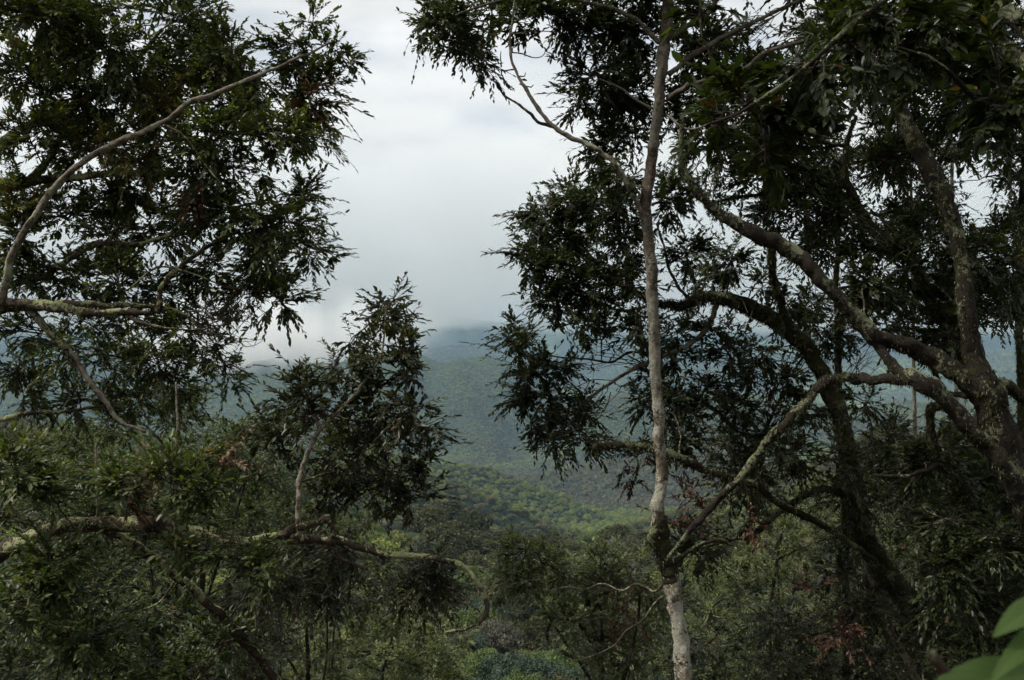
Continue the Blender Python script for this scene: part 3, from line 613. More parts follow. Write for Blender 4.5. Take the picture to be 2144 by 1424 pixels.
T3.finish({'crown': M_leaf})

# ------------------------------------------------------------------ big lichened tree on the right
YR = 7.0
b4 = on_ground(2520, YR)
T4 = Tree('broadleaf_tree', b4, 'large forked tree leaning in from the lower right with heavy lichen-spotted limbs', seed=13, bark=M_bark_right)
T4.girth = 0.84
T4.limb([(b4[0], b4[1], b4[2]-0.3), P(2480, 2200, YR), P(2330, 1600, YR), P(2230, 1250, YR), P(2165, 1080, YR), P(2115, 960, YR), P(2070, 840, YR), P(2050, 790, YR)], (130, 110, 98, 86, 82, 62), 0, name='trunk', world=True, ref=YR, knob=0.09, jit=0.012)
T4.limb([(2075, 850, YR), (2045, 770, YR), (2030, 680, YR), (2018, 590, YR), (2004, 500, YR), (1987, 443, YR), (1958, 372, YR), (1926, 312, YR), (1898, 266, YR), (1873, 206, YR), (1830, 149, YR), (1795, 90, YR), (1795, 0, YR), (1800, -150, YR)], (66, 48, 42, 38, 38, 42, 38, 34, 32, 28, 24), 0, label='upright main stem bending left at the top')
T4.limb([(2080, 860, YR), (2020, 795, YR), (1960, 755, YR), (1900, 722, YR), (1845, 712, YR), (1805, 680, YR), (1770, 640, YR), (1720, 590, YR), (1680, 545, YR), (1630, 510, YR), (1580, 490, YR), (1520, 455, YR), (1475, 420, YR), (1440, 370, YR), (1425, 310, YR), (1430, 250, YR)], (60, 48, 44, 40, 42, 38, 37, 36, 34, 38, 28, 22, 18, 13, 10), 0, label='heavy limb sweeping up to the left')
T4.limb([(2190, 1150, YR-.1), (2120, 1010, YR-.2), (2058, 925, YR-.2), (1987, 845, YR-.2), (1930, 800, YR-.2), (1880, 775, YR-.1), (1860, 750, YR-.05), (1815, 700, YR+.02)], (48, 42, 42, 44, 42, 30, 22, 18), 0, label='lower lichened limb beside the main trunk')
T4.limb([(1915, 795, YR-.2), (1870, 793, YR-.1), (1800, 793, YR), (1750, 792, YR), (1715, 812, YR), (1680, 850, YR), (1640, 890, YR), (1600, 935, YR+.1), (1550, 1000, YR+.1), (1500, 1050, YR+.2), (1450, 1105, YR+.2), (1415, 1150, YR+.3), (1392, 1175, YR+.35)], (28, 24, 23, 23, 21, 18, 15, 11), 0, label='limb arching over and down to the pale trunk')
T4.limb([(2060, 815, YR+.1), (2100, 805, YR+.3), (2144, 832, YR+.4), (2250, 880, YR+.5)], 26, 30, mat=M_bark_moss)
T4.limb([(1862, 142, YR), (1933, 117, YR), (2000, 90, YR), (2080, 60, YR)], 14, 8)
T4.limb([(1610, 500, YR), (1618, 540, YR+.3), (1622, 590, YR+.6), (1640, 650, YR+1.0), (1655, 690, YR+1.3)], 20, 18, mat=M_bark_moss)
T4.limb([(2055, 840, YR+.1), (2004, 715, YR+.5), (1951, 637, YR+.8), (1916, 556, YR+.9), (1845, 496, YR+1), (1809, 454, YR+1), (1781, 408, YR+1), (1770, 355, YR+1), (1772, 305, YR+1), (1792, 245, YR+1)], (34, 34, 30, 24, 18, 8), 0, mat=M_bark_moss, label='mossy stem behind the main one')
T4.limb([(1770, 350, YR+1), (1755, 340, YR+1), (1735, 320, YR+1), (1712, 322, YR+1)], 12, 7, mat=M_bark_moss)
T4.limb([(1768, 305, YR+1), (1735, 300, YR+1), (1708, 296, YR+1), (1685, 290, YR+1), (1660, 292, YR+1)], 12, 5, mat=M_bark_moss)
T4.limb([(1783, 425, YR+1), (1740, 405, YR+1), (1690, 402, YR+1), (1632, 404, YR+1), (1560, 412, YR+1), (1508, 420, YR+1)], 14, 7, mat=M_bark_moss)
T4.limb([(2030, 830, YR+.2), (1975, 820, YR+.4), (1952, 770, YR+.4), (1945, 740, YR+.4)], 16, 10, mat=M_bark_moss)
T4.limb([(1985, 850, YR-.1), (1950, 860, YR+.2), (1951, 921, YR+.3), (1972, 966, YR+.3), (2015, 1016, YR+.3), (2060, 1100, YR+.4)], 22, 14, mat=M_bark_moss)
T4.limb([(1972, 970, YR+.3), (1915, 994, YR+.3), (1860, 998, YR+.3), (1827, 994, YR+.3)], 13, 6, mat=M_bark_moss)

# second tree behind on the right: mossy arc
Y5 = 9.5
b5 = on_ground(2240, Y5)
T5 = Tree('mossy_tree', b5, 'mossy tree rising from the bottom right and arching left behind the pale slender trunk', seed=17, bark=M_bark_moss)
T5.limb([(b5[0], b5[1], b5[2]-0.3), P(2180, 1800, Y5), P(2080, 1500, Y5), P(1990, 1375, Y5), P(1910, 1275, Y5), P(1850, 1195, Y5), P(1805, 1100, Y5), P(1780, 1000, Y5), P(1768, 900, Y5), P(1745, 830, Y5), P(1705, 750, Y5), P(1660, 700, Y5), P(1600, 660, Y5), P(1540, 632, Y5), P(1480, 620, Y5), P(1440, 632, Y5), P(1390, 636, Y5), P(1340, 620, Y5), P(1290, 592, Y5), P(1235, 565, Y5)], (70, 66, 58, 52, 46, 44, 40, 38, 34, 32, 30, 30, 26, 22, 16, 12, 9, 6), 0, name='trunk', world=True, ref=Y5, knob=0.12, jit=0.015)
T5.limb([(1500, 640, Y5), (1488, 670, Y5), (1465, 705, Y5), (1430, 728, Y5), (1385, 748, Y5), (1340, 765, Y5), (1290, 795, Y5), (1245, 825, Y5), (1215, 860, Y5), (1190, 890, Y5)], 12, 5, mat=M_bark_pale, label='thin bare branch curving down to the left')
T5.limb([(1380, 745, Y5), (1320, 738, Y5), (1280, 758, Y5), (1230, 752, Y5), (1170, 748, Y5), (1130, 735, Y5)], 6, 3)
T5.limb([(1445, 628, Y5), (1420, 600, Y5), (1400, 560, Y5), (1388, 510, Y5), (1375, 470, Y5)], 8, 4)
T5.limb([(1385, 633, Y5), (1320, 650, Y5), (1270, 640, Y5), (1220, 590, Y5), (1180, 560, Y5)], 6, 3)
T5.limb([(1835, 1175, Y5-.1), (1790, 1145, Y5-.3), (1720, 1100, Y5-.5), (1640, 1060, Y5-.7), (1560, 1010, Y5-.9), (1480, 985, Y5-1), (1400, 950, Y5-1.1), (1330, 935, Y5-1.1), (1285, 932, Y5-1.1), (1243, 937, Y5-1.1)], (9, 12, 14, 15, 15, 17, 18, 19, 15), 0, label='dead broken limb with shaggy moss, reaching left to its splintered end')
T5.limb([(1770, 1035, Y5), (1721, 1026, Y5), (1685, 1037, Y5), (1632, 1072, Y5), (1600, 1100, Y5), (1560, 1130, Y5)], 16, 10)
T5.limb([(1765, 880, Y5), (1700, 870, Y5), (1640, 900, Y5), (1560, 910, Y5), (1500, 860, Y5), (1450, 830, Y5), (1400, 810, Y5)], 9, 4)
T5.limb([(1600, 905, Y5), (1620, 860, Y5), (1650, 810, Y5), (1640, 770, Y5)], 8, 4)
T5.limb([(1870, 1220, Y5), (1830, 1235, Y5), (1780, 1300, Y5), (1700, 1330, Y5)], 10, 6)
T5.limb([(1760, 950, Y5+.2), (1782, 1050, Y5+.2), (1800, 1130, Y5+.1), (1822, 1200, Y5+.1), (1870, 1330, Y5+.1), (1915, 1410, Y5+.1), (1990, 1560, Y5)], 12, 16, mat=M_bark_pale, label='thin pale stem twisting against the mossy trunk')
for (bx, by, ex, ey, nn) in [(1450, 625, 1500, 560, 12), (1560, 900, 1430, 790, 10), (1600, 880, 1660, 790, 10), (1780, 790, 1840, 740, 10), (1700, 1020, 1740, 1090, 8), (1340, 760, 1230, 740, 10), (1270, 805, 1180, 900, 8), (1330, 600, 1250, 640, 6), (1800, 1160, 1960, 1250, 7), (1300, 1240, 1180, 1180, 8)]:
    for _k in range(nn):
        q = T5.twig_line(P(bx+T5.rng.normal(0, 12), by+T5.rng.normal(0, 8), Y5), P(ex+T5.rng.normal(0, 40), ey+T5.rng.normal(0, 30), Y5+T5.rng.normal(0, .2)), 0.0045, 0.0018, sag=0.08, n=6, wig=0.12)
        for _ in range(2): T5.twig_line(q[3], q[3]+T5.rng.normal(0, 0.13, 3), 0.0025, 0.0012, n=3)
for _k in range(60):   # shaggy moss threads under the dead limb
    xx = T5.rng.uniform(1240, 1560); yy = np.interp(xx, [1240, 1400, 1560], [940, 955, 1015]); p0 = P(xx, yy, Y5-1.05)
    T5.twig_line(p0, p0+np.array([T5.rng.normal(0, .03), 0, -T5.rng.uniform(.03, .16)]), 0.003, 0.001, n=2)
# foliage on the right
holes = [(1605, 70, 30, 35), (1590, 120, 40, 25), (1745, 270, 45, 30), (1800, 390, 30, 45), (1480, 560, 60, 35), (1420, 520, 25, 40), (1680, 590, 40, 40), (2050, 420, 50, 50), (2060, 330, 30, 25), (1500, 480, 30, 25), (2120, 700, 30, 30), (1610, 560, 20, 40), (1930, 170, 20, 15), (2050, 160, 20, 16), (1440, 640, 30, 30)]
R_up = [(1420, 0), (2150, 0), (2160, 720), (2060, 700), (1950, 700), (1850, 660), (1780, 600), (1700, 520), (1560, 470), (1420, 440)]
pts = scatter(R_up, holes, 74, 31)
for (x, y) in pts:
    dense = 24 if x > 1500 else 17
    (T4 if T4.rng.random() < 0.6 else T5).clump(x, y, T4.rng.uniform(40, 62), T4.rng.uniform(28, 42), T4.rng.uniform(7.2, 11.5), dense, leaf=0.100, droop=0.7, twl=0.24)
for (x, y, rx, ry) in [(1200, 405, 55, 28), (1150, 440, 50, 35), (1250, 440, 60, 40), (1310, 430, 45, 40), (1120, 490, 38, 35), (1180, 500, 60, 40), (1110, 550, 30, 30), (1160, 570, 60, 45), (1240, 520, 50, 45), (1170, 630, 55, 35), (1230, 610, 45, 35), (1290, 560, 45, 40), (1220, 680, 45, 30), (1310, 500, 40, 40), (1300, 650, 50, 25), (1260, 715, 40, 20), (1335, 600, 30, 30),
                       (1080, 700, 20, 22), (1070, 745, 22, 16), (1100, 735, 30, 25), (1115, 785, 45, 28), (1165, 775, 35, 25), (1095, 840, 30, 18), (1140, 840, 48, 35), (1110, 890, 26, 20), (1180, 890, 50, 30), (1160, 925, 45, 20), (1220, 930, 40, 18), (1230, 860, 25, 25),
                       (1350, 700, 40, 30), (1420, 700, 40, 30), (1420, 760, 45, 28), (1370, 790, 30, 22), (1440, 540, 40, 35), (1480, 590, 45, 28), (1400, 420, 35, 35), (1530, 540, 45, 40), (1360, 850, 30, 35), (1400, 860, 30, 40), (1450, 870, 40, 35), (1430, 930, 50, 28), (1340, 960, 40, 18),
                       (1500, 700, 40, 28), (1530, 745, 40, 30), (1560, 790, 30, 25), (1590, 740, 35, 35), (1600, 600, 25, 25), (1640, 640, 30, 30), (1690, 680, 45, 28), (1700, 640, 45, 28), (1720, 720, 30, 35), (1640, 800, 40, 30), (1690, 860, 45, 30), (1540, 850, 45, 28), (1560, 900, 50, 28), (1480, 820, 35, 25), (1810, 840, 40, 26), (1620, 930, 50, 30), (1820, 650, 40, 30), (1880, 680, 40, 25), (1980, 700, 30, 30)]:
    T5.clump(x, y, rx, ry, 9.3+T5.rng.uniform(-0.6, 0.9), int(rx*ry/105)+4, leaf=0.108, droop=0.8)
for (x, y) in scatter([(1440, 960), (1560, 940), (1760, 930), (1850, 900), (2000, 900), (2150, 950), (2150, 1440), (1480, 1440), (1450, 1250), (1440, 1120)], [(1640, 1130, 80, 50), (1560, 1190, 70, 40), (1500, 1330, 50, 70), (1880, 1140, 45, 40), (1720, 1060, 40, 30), (1700, 1250, 50, 40)], 82, 41):
    T5.clump(x, y, 58, 38, T5.rng.uniform(8.6, 11.5), 18, leaf=0.105, droop=0.8, key='low')
for (x, y) in scatter([(1900, 920), (2150, 950), (2150, 1440), (2020, 1420), (1930, 1150)], [], 80, 43):
    T4.clump(x, y, 58, 40, T4.rng.uniform(7.0, 8.4), 16, leaf=0.105, droop=0.8)
for (x, y, rx, ry) in [(1770, 1350, 40, 18), (2040, 1270, 35, 45), (1330, 1010, 12, 14), (1410, 1100, 20, 14), (1570, 1100, 14, 18), (1900, 350, 14, 18), (1690, 1230, 14, 14), (1450, 1050, 16, 14), (1290, 1300, 14, 14)]:
    T5.clump(x, y, rx, ry, 8.8, int(rx*ry/110)+2, leaf=0.10, key='dead', droop=1.5)
for (x, y) in scatter([(1150, -40), (2300, -40), (2200, -420), (1250, -420)], [], 120, 44): T4.clump(x, y, 95, 65, T4.rng.uniform(6.8, 10.5), 16, leaf=0.15)
# near boughs of larger, darker green leaves at the top right
b6 = on_ground(3000, 4.2)
T6 = Tree('broadleaf_tree', b6, 'nearest tree off the right edge, larger green leaves hanging across the top right corner', seed=23, bark=M_bark_right)
T6.limb([(b6[0], b6[1], b6[2]-0.3), P(2960, 1300, 4.3), P(2850, 600, 4.3), P(2600, 100, 4.4), P(2300, -250, 4.5)], 190, 110, name='trunk', world=True, ref=4.3, knob=0.08)
T6.limb([(2620, 130, 4.4), (2400, 180, 4.6), (2200, 120, 4.8), (2144, 60, 4.9), (2060, -10, 5.0), (1950, -100, 5.1)], 60, 30)
T6.over_line = T6.limb([P(2880, 700, 4.3), (3.2, 2.6, 3.6), (1.8, 0.2, 4.6), (-0.6, -2.2, 5.0), (-3.4, -4.0, 5.2)], 26, 10, world=True, grow=False)  # added limb, out of view, carrying the overhead shading leaves
T6.limb([(2300, 150, 4.7), (2180, 160, 5.2), (2120, 110, 5.4), (2050, 46, 5.5), (1960, -30, 5.6)], 40, 26)
T6.limb([(2200, -200, 4.4), (1950, -60, 4.0), (1800, 40, 3.9), (1700, 130, 3.9), (1560, 230, 3.9), (1480, 260, 3.9)], 16, 5)
T6.limb([(2300, 240, 4.6), (2144, 240, 4.4), (2050, 210, 4.3), (1960, 130, 4.2), (1880, 100, 4.2)], 18, 6)
for (x, y, rx, ry) in [(1640, 190, 70, 40), (1560, 230, 70, 45), (1500, 250, 50, 30), (1720, 130, 70, 50), (1780, 60, 80, 50), (1860, 30, 90, 40), (1950, 60, 90, 50), (2050, 120, 80, 60), (2110, 180, 60, 60), (1960, 160, 70, 50), (1680, 320, 50, 50), (1600, 330, 40, 40), (1480, 30, 40, 30), (1840, 120, 60, 40), (2100, 60, 60, 50), (2080, 240, 60, 40)]:
    T6.clump(x, y, rx, ry, 4.3+T6.rng.uniform(-0.3, 0.5), int(rx*ry/760)+2, leaf=0.13, droop=0.5, twl=0.22, tone=-0.12)
for (x, y, z) in [(q, v, 4.6+1.2*math.sin(q*1.3+v)) for q in (-4.5, -1.8, 0.9, 3.6) for v in (-6, -3, 0.3)]:
    yy_ = 0.001
    T6.over(x+T6.rng.uniform(-.6, .6), y, z, 1.5, 1.0, 12, 0.17)  # unseen leaf clumps above the camera, added to darken the near foliage
T4.finish({'crown': M_leaf}); T5.finish({'crown': M_leaf, 'low': M_leaf_brown, 'dead': M_leaf_dead}, {'dead': 'dead_leaves'}, {'dead': 'bunches of withered red-brown leaves', 'low': 'dull olive brown lower foliage'})
T6.finish({'crown': M_leaf})

# thin straight saplings on the right
for (nm, pts, w0, w1, Yd, lab, cl) in (
    ('sapling', [(1775, 1500), (1768, 1000), (1757, 830), (1755, 760), (1752, 600), (1755, 460), (1750, 330)], 15, 8, 10.2, 'thin straight mossy sapling stem rising behind the arching limb', [(1760, 700, 30, 40), (1740, 520, 40, 40), (1770, 440, 40, 30), (1750, 350, 40, 30)]),
    ('sapling', [(1925, 1500), (1915, 900), (1912, 560), (1908, 400), (1905, 300)], 8, 5, 10.8, 'thinnest pale sapling left of the upright lichened stem', [(1900, 320, 40, 30), (1915, 420, 35, 30)]),
    ('sapling', [(2010, 1500), (2000, 700), (1994, 408), (1990, 283), (1983, 170), (1978, 60)], 8, 5, 11.2, 'pale sapling pole passing just right of the upright lichened stem', [(1985, 180, 40, 30), (2000, 300, 35, 30)]),
    ('sapling', [(2150, 1500), (2140, 850), (2137, 640), (2140, 440), (2150, 200)], 17, 12, 10.5, 'dark sapling trunk at the right edge', [(2110, 560, 45, 40), (2120, 450, 40, 30), (2110, 640, 40, 30)])):
    b = on_ground(pts[0][0]+10, Yd)
    T = Tree(nm, b, lab, group='thin saplings among the right-hand trees', seed=int(pts[0][0]), bark=M_bark_moss if w0 > 12 else M_bark_pale)
    T.limb([(b[0], b[1], b[2]-0.2)] + [P(x, y, Yd) for x, y in pts], w0*1.2, w1, name='trunk', world=True, ref=Yd, knob=0.07)
    for (x, y, rx, ry) in cl: T.clump(x, y, rx, ry, Yd+0.2, 16, leaf=0.10, droop=0.8)
    T.finish({'crown': M_leaf})

# ------------------------------------------------------------------ second row of trees on the slope below (10 to 30 m away)
def slope_tree(name, label, px, Yd, region, holes, step, n, leaf, mat, seed, bark=None, rx=60, ry=42, spread=1.6, group='trees rooted on the steep slope below the view', droop=0.6, tone=0.0, top=None, stems=2):
    b = on_ground(px, Yd)
    T = Tree(name, b, label, group=group, seed=seed, bark=bark or M_bark_right)
    cs = scatter(region, holes, step, seed)
    ytop = top if top else min(y for x, y in cs)+30
    r = T.rng
    wpx = 0.17*F/Yd
    T.limb([(b[0], b[1], b[2]-0.3), (b[0]*1.0, b[1], b[2]+2), P(px+r.uniform(-30, 30), (1424+ytop)/2+150, Yd), P(px+r.uniform(-40, 40), ytop+60, Yd)], wpx, wpx*0.2, name='trunk', world=True, ref=Yd, knob=0.1)
    tl_ = T.lines[0][0]
    for k in range(stems*3):
        q = cs[int(r.integers(len(cs)))]; a_ = tl_[int(r.integers(len(tl_)//2, len(tl_)-1))]; e_ = P(q[0], q[1], Yd+r.uniform(-.8, .8))
        m_ = (a_+e_)/2 + r.normal(0, 0.25, 3) + np.array([0, 0, -0.25]); m2 = a_*0.2+e_*0.8 + r.normal(0, 0.2, 3)
        T.limb([a_, m_, m2, e_], wpx*0.3, wpx*0.08, world=True, ref=Yd)
    for (x, y) in cs: T.clump(x, y, rx*r.uniform(.8, 1.2), ry*r.uniform(.8, 1.2), Yd+r.uniform(-spread, spread), n, leaf=leaf, droop=droop, tone=tone, twl=0.3)
    T.finish({'crown': mat})
    return T
slope_tree('broadleaf_tree', 'bushy dark green tree behind the upright pale shoots at lower left', 430, 13, [(110, 900), (200, 850), (430, 860), (600, 880), (640, 1000), (600, 1140), (300, 1180), (60, 1120), (60, 980)], [], 88, 22, 0.125, M_leaf_fresh, 61, rx=75, ry=50)
slope_tree('broadleaf_tree', 'dark leafy tree filling the bottom left corner', 180, 14, [(-40, 1020), (330, 1060), (520, 1200), (600, 1440), (-40, 1450)], [], 92, 20, 0.125, M_leaf_brown, 62, rx=78, ry=52, spread=2)
slope_tree('broadleaf_tree', 'pale olive tree with upturned leaves at the bottom centre', 790, 24, [(600, 1330), (660, 1250), (760, 1225), (860, 1250), (940, 1300), (985, 1370), (990, 1440), (580, 1440)], [], 44, 20, 0.15, M_leaf_olive, 63, rx=42, ry=30, spread=2.2, droop=-0.25, tone=0.1)
slope_tree('broadleaf_tree', 'brownish olive tree left of the pale trunk near the bottom', 1230, 11.5, [(1040, 1170), (1100, 1140), (1200, 1130), (1340, 1170), (1370, 1250), (1380, 1330), (1300, 1420), (1160, 1300), (1040, 1270)], [], 60, 15, 0.118, M_leaf_olive, 64, rx=56, ry=36, spread=1.0)
slope_tree('broadleaf_tree', 'yellow-green tree glimpsed through the branches right of the pale trunk', 1640, 22, [(1470, 1060), (1600, 950), (1800, 960), (1900, 1050), (1920, 1300), (1800, 1440), (1440, 1440), (1440, 1260)], [], 60, 17, 0.15, M_leaf_yel, 65, rx=52, ry=36, spread=2.5, droop=0.1)
slope_tree('broadleaf_tree', 'grey green tree high at the left behind the drooping pale limb', 120, 20, [(-40, 900), (100, 880), (230, 930), (300, 1020), (200, 1100), (-40, 1080)], [], 62, 15, 0.14, M_leaf_olive, 66, rx=56, ry=38, spread=2, tone=-0.15)
slope_tree('broadleaf_tree', 'deeply shaded dark tree filling the bottom right corner', 2030, 13, [(1820, 1020), (1960, 930), (2160, 900), (2160, 1450), (1760, 1450), (1790, 1250)], [], 84, 22, 0.12, M_leaf, 67, rx=70, ry=48, spread=1.5)
slope_tree('broadleaf_tree', 'dark tree behind the foot of the pale slender trunk', 1400, 15, [(1250, 1330), (1330, 1250), (1480, 1200), (1600, 1230), (1640, 1440), (1220, 1440)], [], 76, 18, 0.125, M_leaf, 68, rx=66, ry=44, spread=1.5)
slope_tree('broadleaf_tree', 'dark feathery tree under the crooked branch end left of centre', 640, 17, [(480, 1180), (620, 1120), (800, 1150), (900, 1230), (820, 1260), (640, 1300), (560, 1440), (470, 1440)], [], 70, 17, 0.13, M_leaf_brown, 69, rx=62, ry=42, spread=1.6)
slope_tree('broadleaf_tree', 'fresh green bush of a tree just left of the gap above the horizontal limb', 590, 19, [(420, 920), (560, 870), (700, 900), (820, 960), (850, 1060), (760, 1120), (500, 1120), (420, 1020)], [], 66, 17, 0.135, M_leaf_fresh, 70, rx=58, ry=40, spread=1.8, tone=0.1)

# ------------------------------------------------------------------ valley trees, 45 to 330 m
def crown_geo(seed, nclump=40, nl=230, lsize=0.042, flat=0.75, core=0.50):
    """crown of radius 1 (x,y) standing above z=0: leaf-clump faces through the volume over a lumpy core"""
    r = np.random.default_rng(seed)
    C = norm(r.normal(0, 1, (nclump, 3))); C[:, 2] = np.abs(C[:, 2])*1.1-0.30
    C = C*np.array([0.72, 0.72, flat*0.72])*r.uniform(0.72, 1.12, (nclump, 1))
    Dx = norm(r.normal(0, 1, (nclump*nl//5, 3))); Rx = np.clip(np.max(Dx@C.T, axis=1)*0.9+0.12, 0.2, 0.60)*core/0.62
    Px = Dx*Rx[:, None]*np.array([1, 1, flat+0.2])*r.uniform(0.98, 1.12, (len(Dx), 1))
    rr = r.uniform(0.13, 0.27, nclump)
    cc = np.repeat(C, nl, 0); rad = np.repeat(rr, nl)
    u = norm(r.normal(0, 1, (len(cc), 3)))
    pos = cc + u*rad[:, None]*np.array([1, 1, 0.8])*r.uniform(0.6, 1.08, (len(cc), 1))
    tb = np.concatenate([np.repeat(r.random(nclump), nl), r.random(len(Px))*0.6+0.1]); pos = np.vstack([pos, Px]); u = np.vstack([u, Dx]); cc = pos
    d = norm(u + r.normal(0, 0.8, u.shape)); up = norm(u*1.3 + np.array([0, 0, 0.5]) + r.normal(0, 0.35, u.shape))
    s = norm(np.cross(d, up)); ls = lsize*r.uniform(0.6, 1.3, len(cc))[:, None]
    q = np.stack([pos-d*ls*0.9, pos+s*ls*0.42, pos+d*ls*0.9, pos-s*ls*0.42], 1)
    V = q.reshape(-1, 3); tint = np.repeat(np.clip(tb*0.7+r.random(len(cc))*0.3, 0, 1), 4)
    lo = np.arange(len(V)); st = np.arange(len(cc))*4
    # lumpy core so that the crown is not see-through
    na_, nb_ = 14, 9
    th = np.linspace(0, 2*np.pi, na_, endpoint=False); ph = np.linspace(0.05, np.pi-0.05, nb_)
    TH, PH = np.meshgrid(th, ph)
    D = np.stack([np.cos(TH)*np.sin(PH), np.sin(TH)*np.sin(PH), np.cos(PH)], -1).reshape(-1, 3)
    ext = np.max((D@C.T)*1.0, axis=1)*0.9+0.12
    K = D*np.clip(ext, 0.2, 0.60)[:, None]*np.array([1, 1, flat+0.2])*core/0.62
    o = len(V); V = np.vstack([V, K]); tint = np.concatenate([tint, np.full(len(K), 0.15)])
    ql = []
    for i_ in range(nb_-1):
        for j_ in range(na_):
            a_ = o+i_*na_+j_; b_ = o+i_*na_+(j_+1) % na_
            ql += [a_, a_+na_, b_+na_, b_]
    lo = np.concatenate([lo, ql]); st = np.concatenate([st, len(V[:o])+np.arange(len(ql)//4)*4])
    V = V + np.array([0, 0, 0.32])
    return V, lo, st, tint

def only_mesh(name, V, lo, st, mat, tint=None):
    o = mesh_np(name, V, lo, st, mat, attr=tint, smooth=False); me = o.data
    bpy.data.objects.remove(o); return me
OBR = [(0.0, (0.75, 0.8, 0.8)), (0.35, (1.0, 1.0, 1.0)), (0.6, (1.3, 1.15, 1.0)), (0.8, (1.4, 1.35, 1.25)), (0.92, (1.45, 1.5, 1.1)), (1.0, (1.6, 1.5, 1.5))]
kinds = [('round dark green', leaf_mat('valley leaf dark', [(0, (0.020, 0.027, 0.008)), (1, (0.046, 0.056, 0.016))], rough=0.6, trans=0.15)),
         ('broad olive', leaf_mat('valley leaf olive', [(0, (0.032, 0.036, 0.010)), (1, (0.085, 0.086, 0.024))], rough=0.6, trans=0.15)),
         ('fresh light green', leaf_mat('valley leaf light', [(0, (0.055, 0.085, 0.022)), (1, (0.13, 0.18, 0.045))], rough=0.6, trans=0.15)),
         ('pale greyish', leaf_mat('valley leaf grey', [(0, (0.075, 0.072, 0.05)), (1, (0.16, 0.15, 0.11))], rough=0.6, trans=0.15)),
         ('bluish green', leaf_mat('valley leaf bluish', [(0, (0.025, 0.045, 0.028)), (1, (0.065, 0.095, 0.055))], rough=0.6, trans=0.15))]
crowns = {}
for k, (kn, km) in enumerate(kinds):
    for v in range(2):
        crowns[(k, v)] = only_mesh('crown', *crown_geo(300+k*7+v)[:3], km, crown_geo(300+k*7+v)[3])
tv, tl, ts = limb_geo(np.array([[0, 0, -0.35], [0.0, 0.0, -0.1], [0.03, 0.01, 0.25], [0.0, 0.02, 0.6], [-0.02, 0, 1.0]])*1.0, np.array([0.055, 0.045, 0.038, 0.03, 0.02]), 9, 7, 0.1)
trunk_me = only_mesh('trunk', tv, tl, ts, M_bark_pale)
GR = 'trees standing in the valley below'
rv = np.random.default_rng(77)
vt = []   # px, py(top), dist, crown radius, kind
rows = [  # hand-placed crowns in the gap
    (935, 1020, 250, 6.5, 0), (985, 1050, 245, 6, 0), (890, 1035, 235, 6, 1), (1050, 1095, 240, 5.5, 1), (1010, 1085, 225, 6, 0), (950, 1075, 210, 6.5, 1), (1110, 1105, 235, 5.5, 0), (1155, 1100, 230, 5.5, 1),
    (1185, 1115, 220, 4.5, 1), (900, 1100, 200, 6, 0), (1060, 1130, 195, 5.5, 0), (1000, 1140, 185, 5, 1), (1120, 1150, 180, 4.5, 1), (950, 1150, 170, 4.8, 4), (1040, 1190, 150, 4.2, 1), (985, 1165, 160, 3.6, 2), (900, 1170, 150, 4.2, 0),
    (870, 1200, 135, 4.0, 4), (940, 1210, 130, 3.8, 1), (1010, 1230, 128, 3.4, 4), (1080, 1210, 135, 3.8, 0), (1230, 1130, 190, 4.4, 2), (1275, 1115, 200, 4.6, 3), (1320, 1120, 210, 5, 1), (1250, 1165, 165, 4.0, 2), (1300, 1150, 170, 4.2, 3), (1210, 1175, 150, 4.0, 4),
    (1340, 1090, 240, 5.5, 1), (1290, 1085, 255, 5.5, 1), (1240, 1100, 260, 5.0, 2), (960, 1290, 95, 2.7, 4), (1010, 1330, 88, 2.6, 2), (1065, 1340, 84, 2.8, 4), (1130, 1350, 84, 2.7, 4), (1090, 1390, 72, 2.3, 2), (1180, 1300, 100, 3, 0), (1040, 1280, 105, 2.8, 3),
    (1160, 1390, 74, 2.4, 1), (980, 1395, 70, 2.2, 4), (1120, 1270, 112, 3.2, 1), (900, 1260, 105, 3.0, 1), (1210, 1370, 80, 2.6, 4), (1000, 1255, 115, 3.0, 2), (1250, 1400, 70, 2.4, 0), (1160, 1330, 90, 2.5, 2)]
for q in rows: vt.append(q)
for (xa, xb, ya, yb, da, db, n) in ((-20, 880, 870, 960, 300, 200, 9), (0, 860, 960, 1100, 190, 90, 8), (1380, 1860, 1040, 960, 280, 200, 8), (1400, 1900, 1100, 1250, 180, 90, 7), (1840, 2140, 860, 1000, 280, 150, 8)):
    for k in range(n):
        f = (k+0.5)/n; px = xa+(xb-xa)*rv.random(); d_ = da+(db-da)*f+rv.uniform(-10, 10)
        vt.append((px, None, d_, rv.uniform(3.6, 5.8)*(0.6+0.4*d_/250), int(rv.choice([0, 1, 1, 2, 3, 4]))))
vt += [(1850, 865, 290, 7, 1), (1900, 880, 270, 6, 3), (1800, 905, 280, 6, 1), (1935, 905, 240, 5.5, 2), (1860, 925, 230, 5.5, 4), (1750, 935, 285, 6, 3), (40, 855, 260, 6.5, 3), (95, 870, 240, 5, 1), (10, 900, 200, 5, 1)]
def where(px, d):
    side = ('far left' if px < 420 else 'left behind the leafy shoots' if px < 850 else 'left side of open gap' if px < 1000 else 'middle of open gap' if px < 1130 else 'right side of open gap' if px < 1345 else 'right of the pale trunk' if px < 1760 else 'far right behind lichened limbs')
    return side, ('nearest' if d < 100 else 'middle' if d < 190 else 'farthest')
ORD = ['first', 'second', 'third', 'fourth', 'fifth', 'sixth', 'seventh', 'eighth', 'ninth', 'tenth', 'eleventh', 'twelfth']
vt = [(q[0]+k*0.013,)+tuple(q[1:]) for k, q in enumerate(vt)]
members = {}
for q in vt: members.setdefault((q[4],)+where(q[0], q[2]), []).append(q[0])
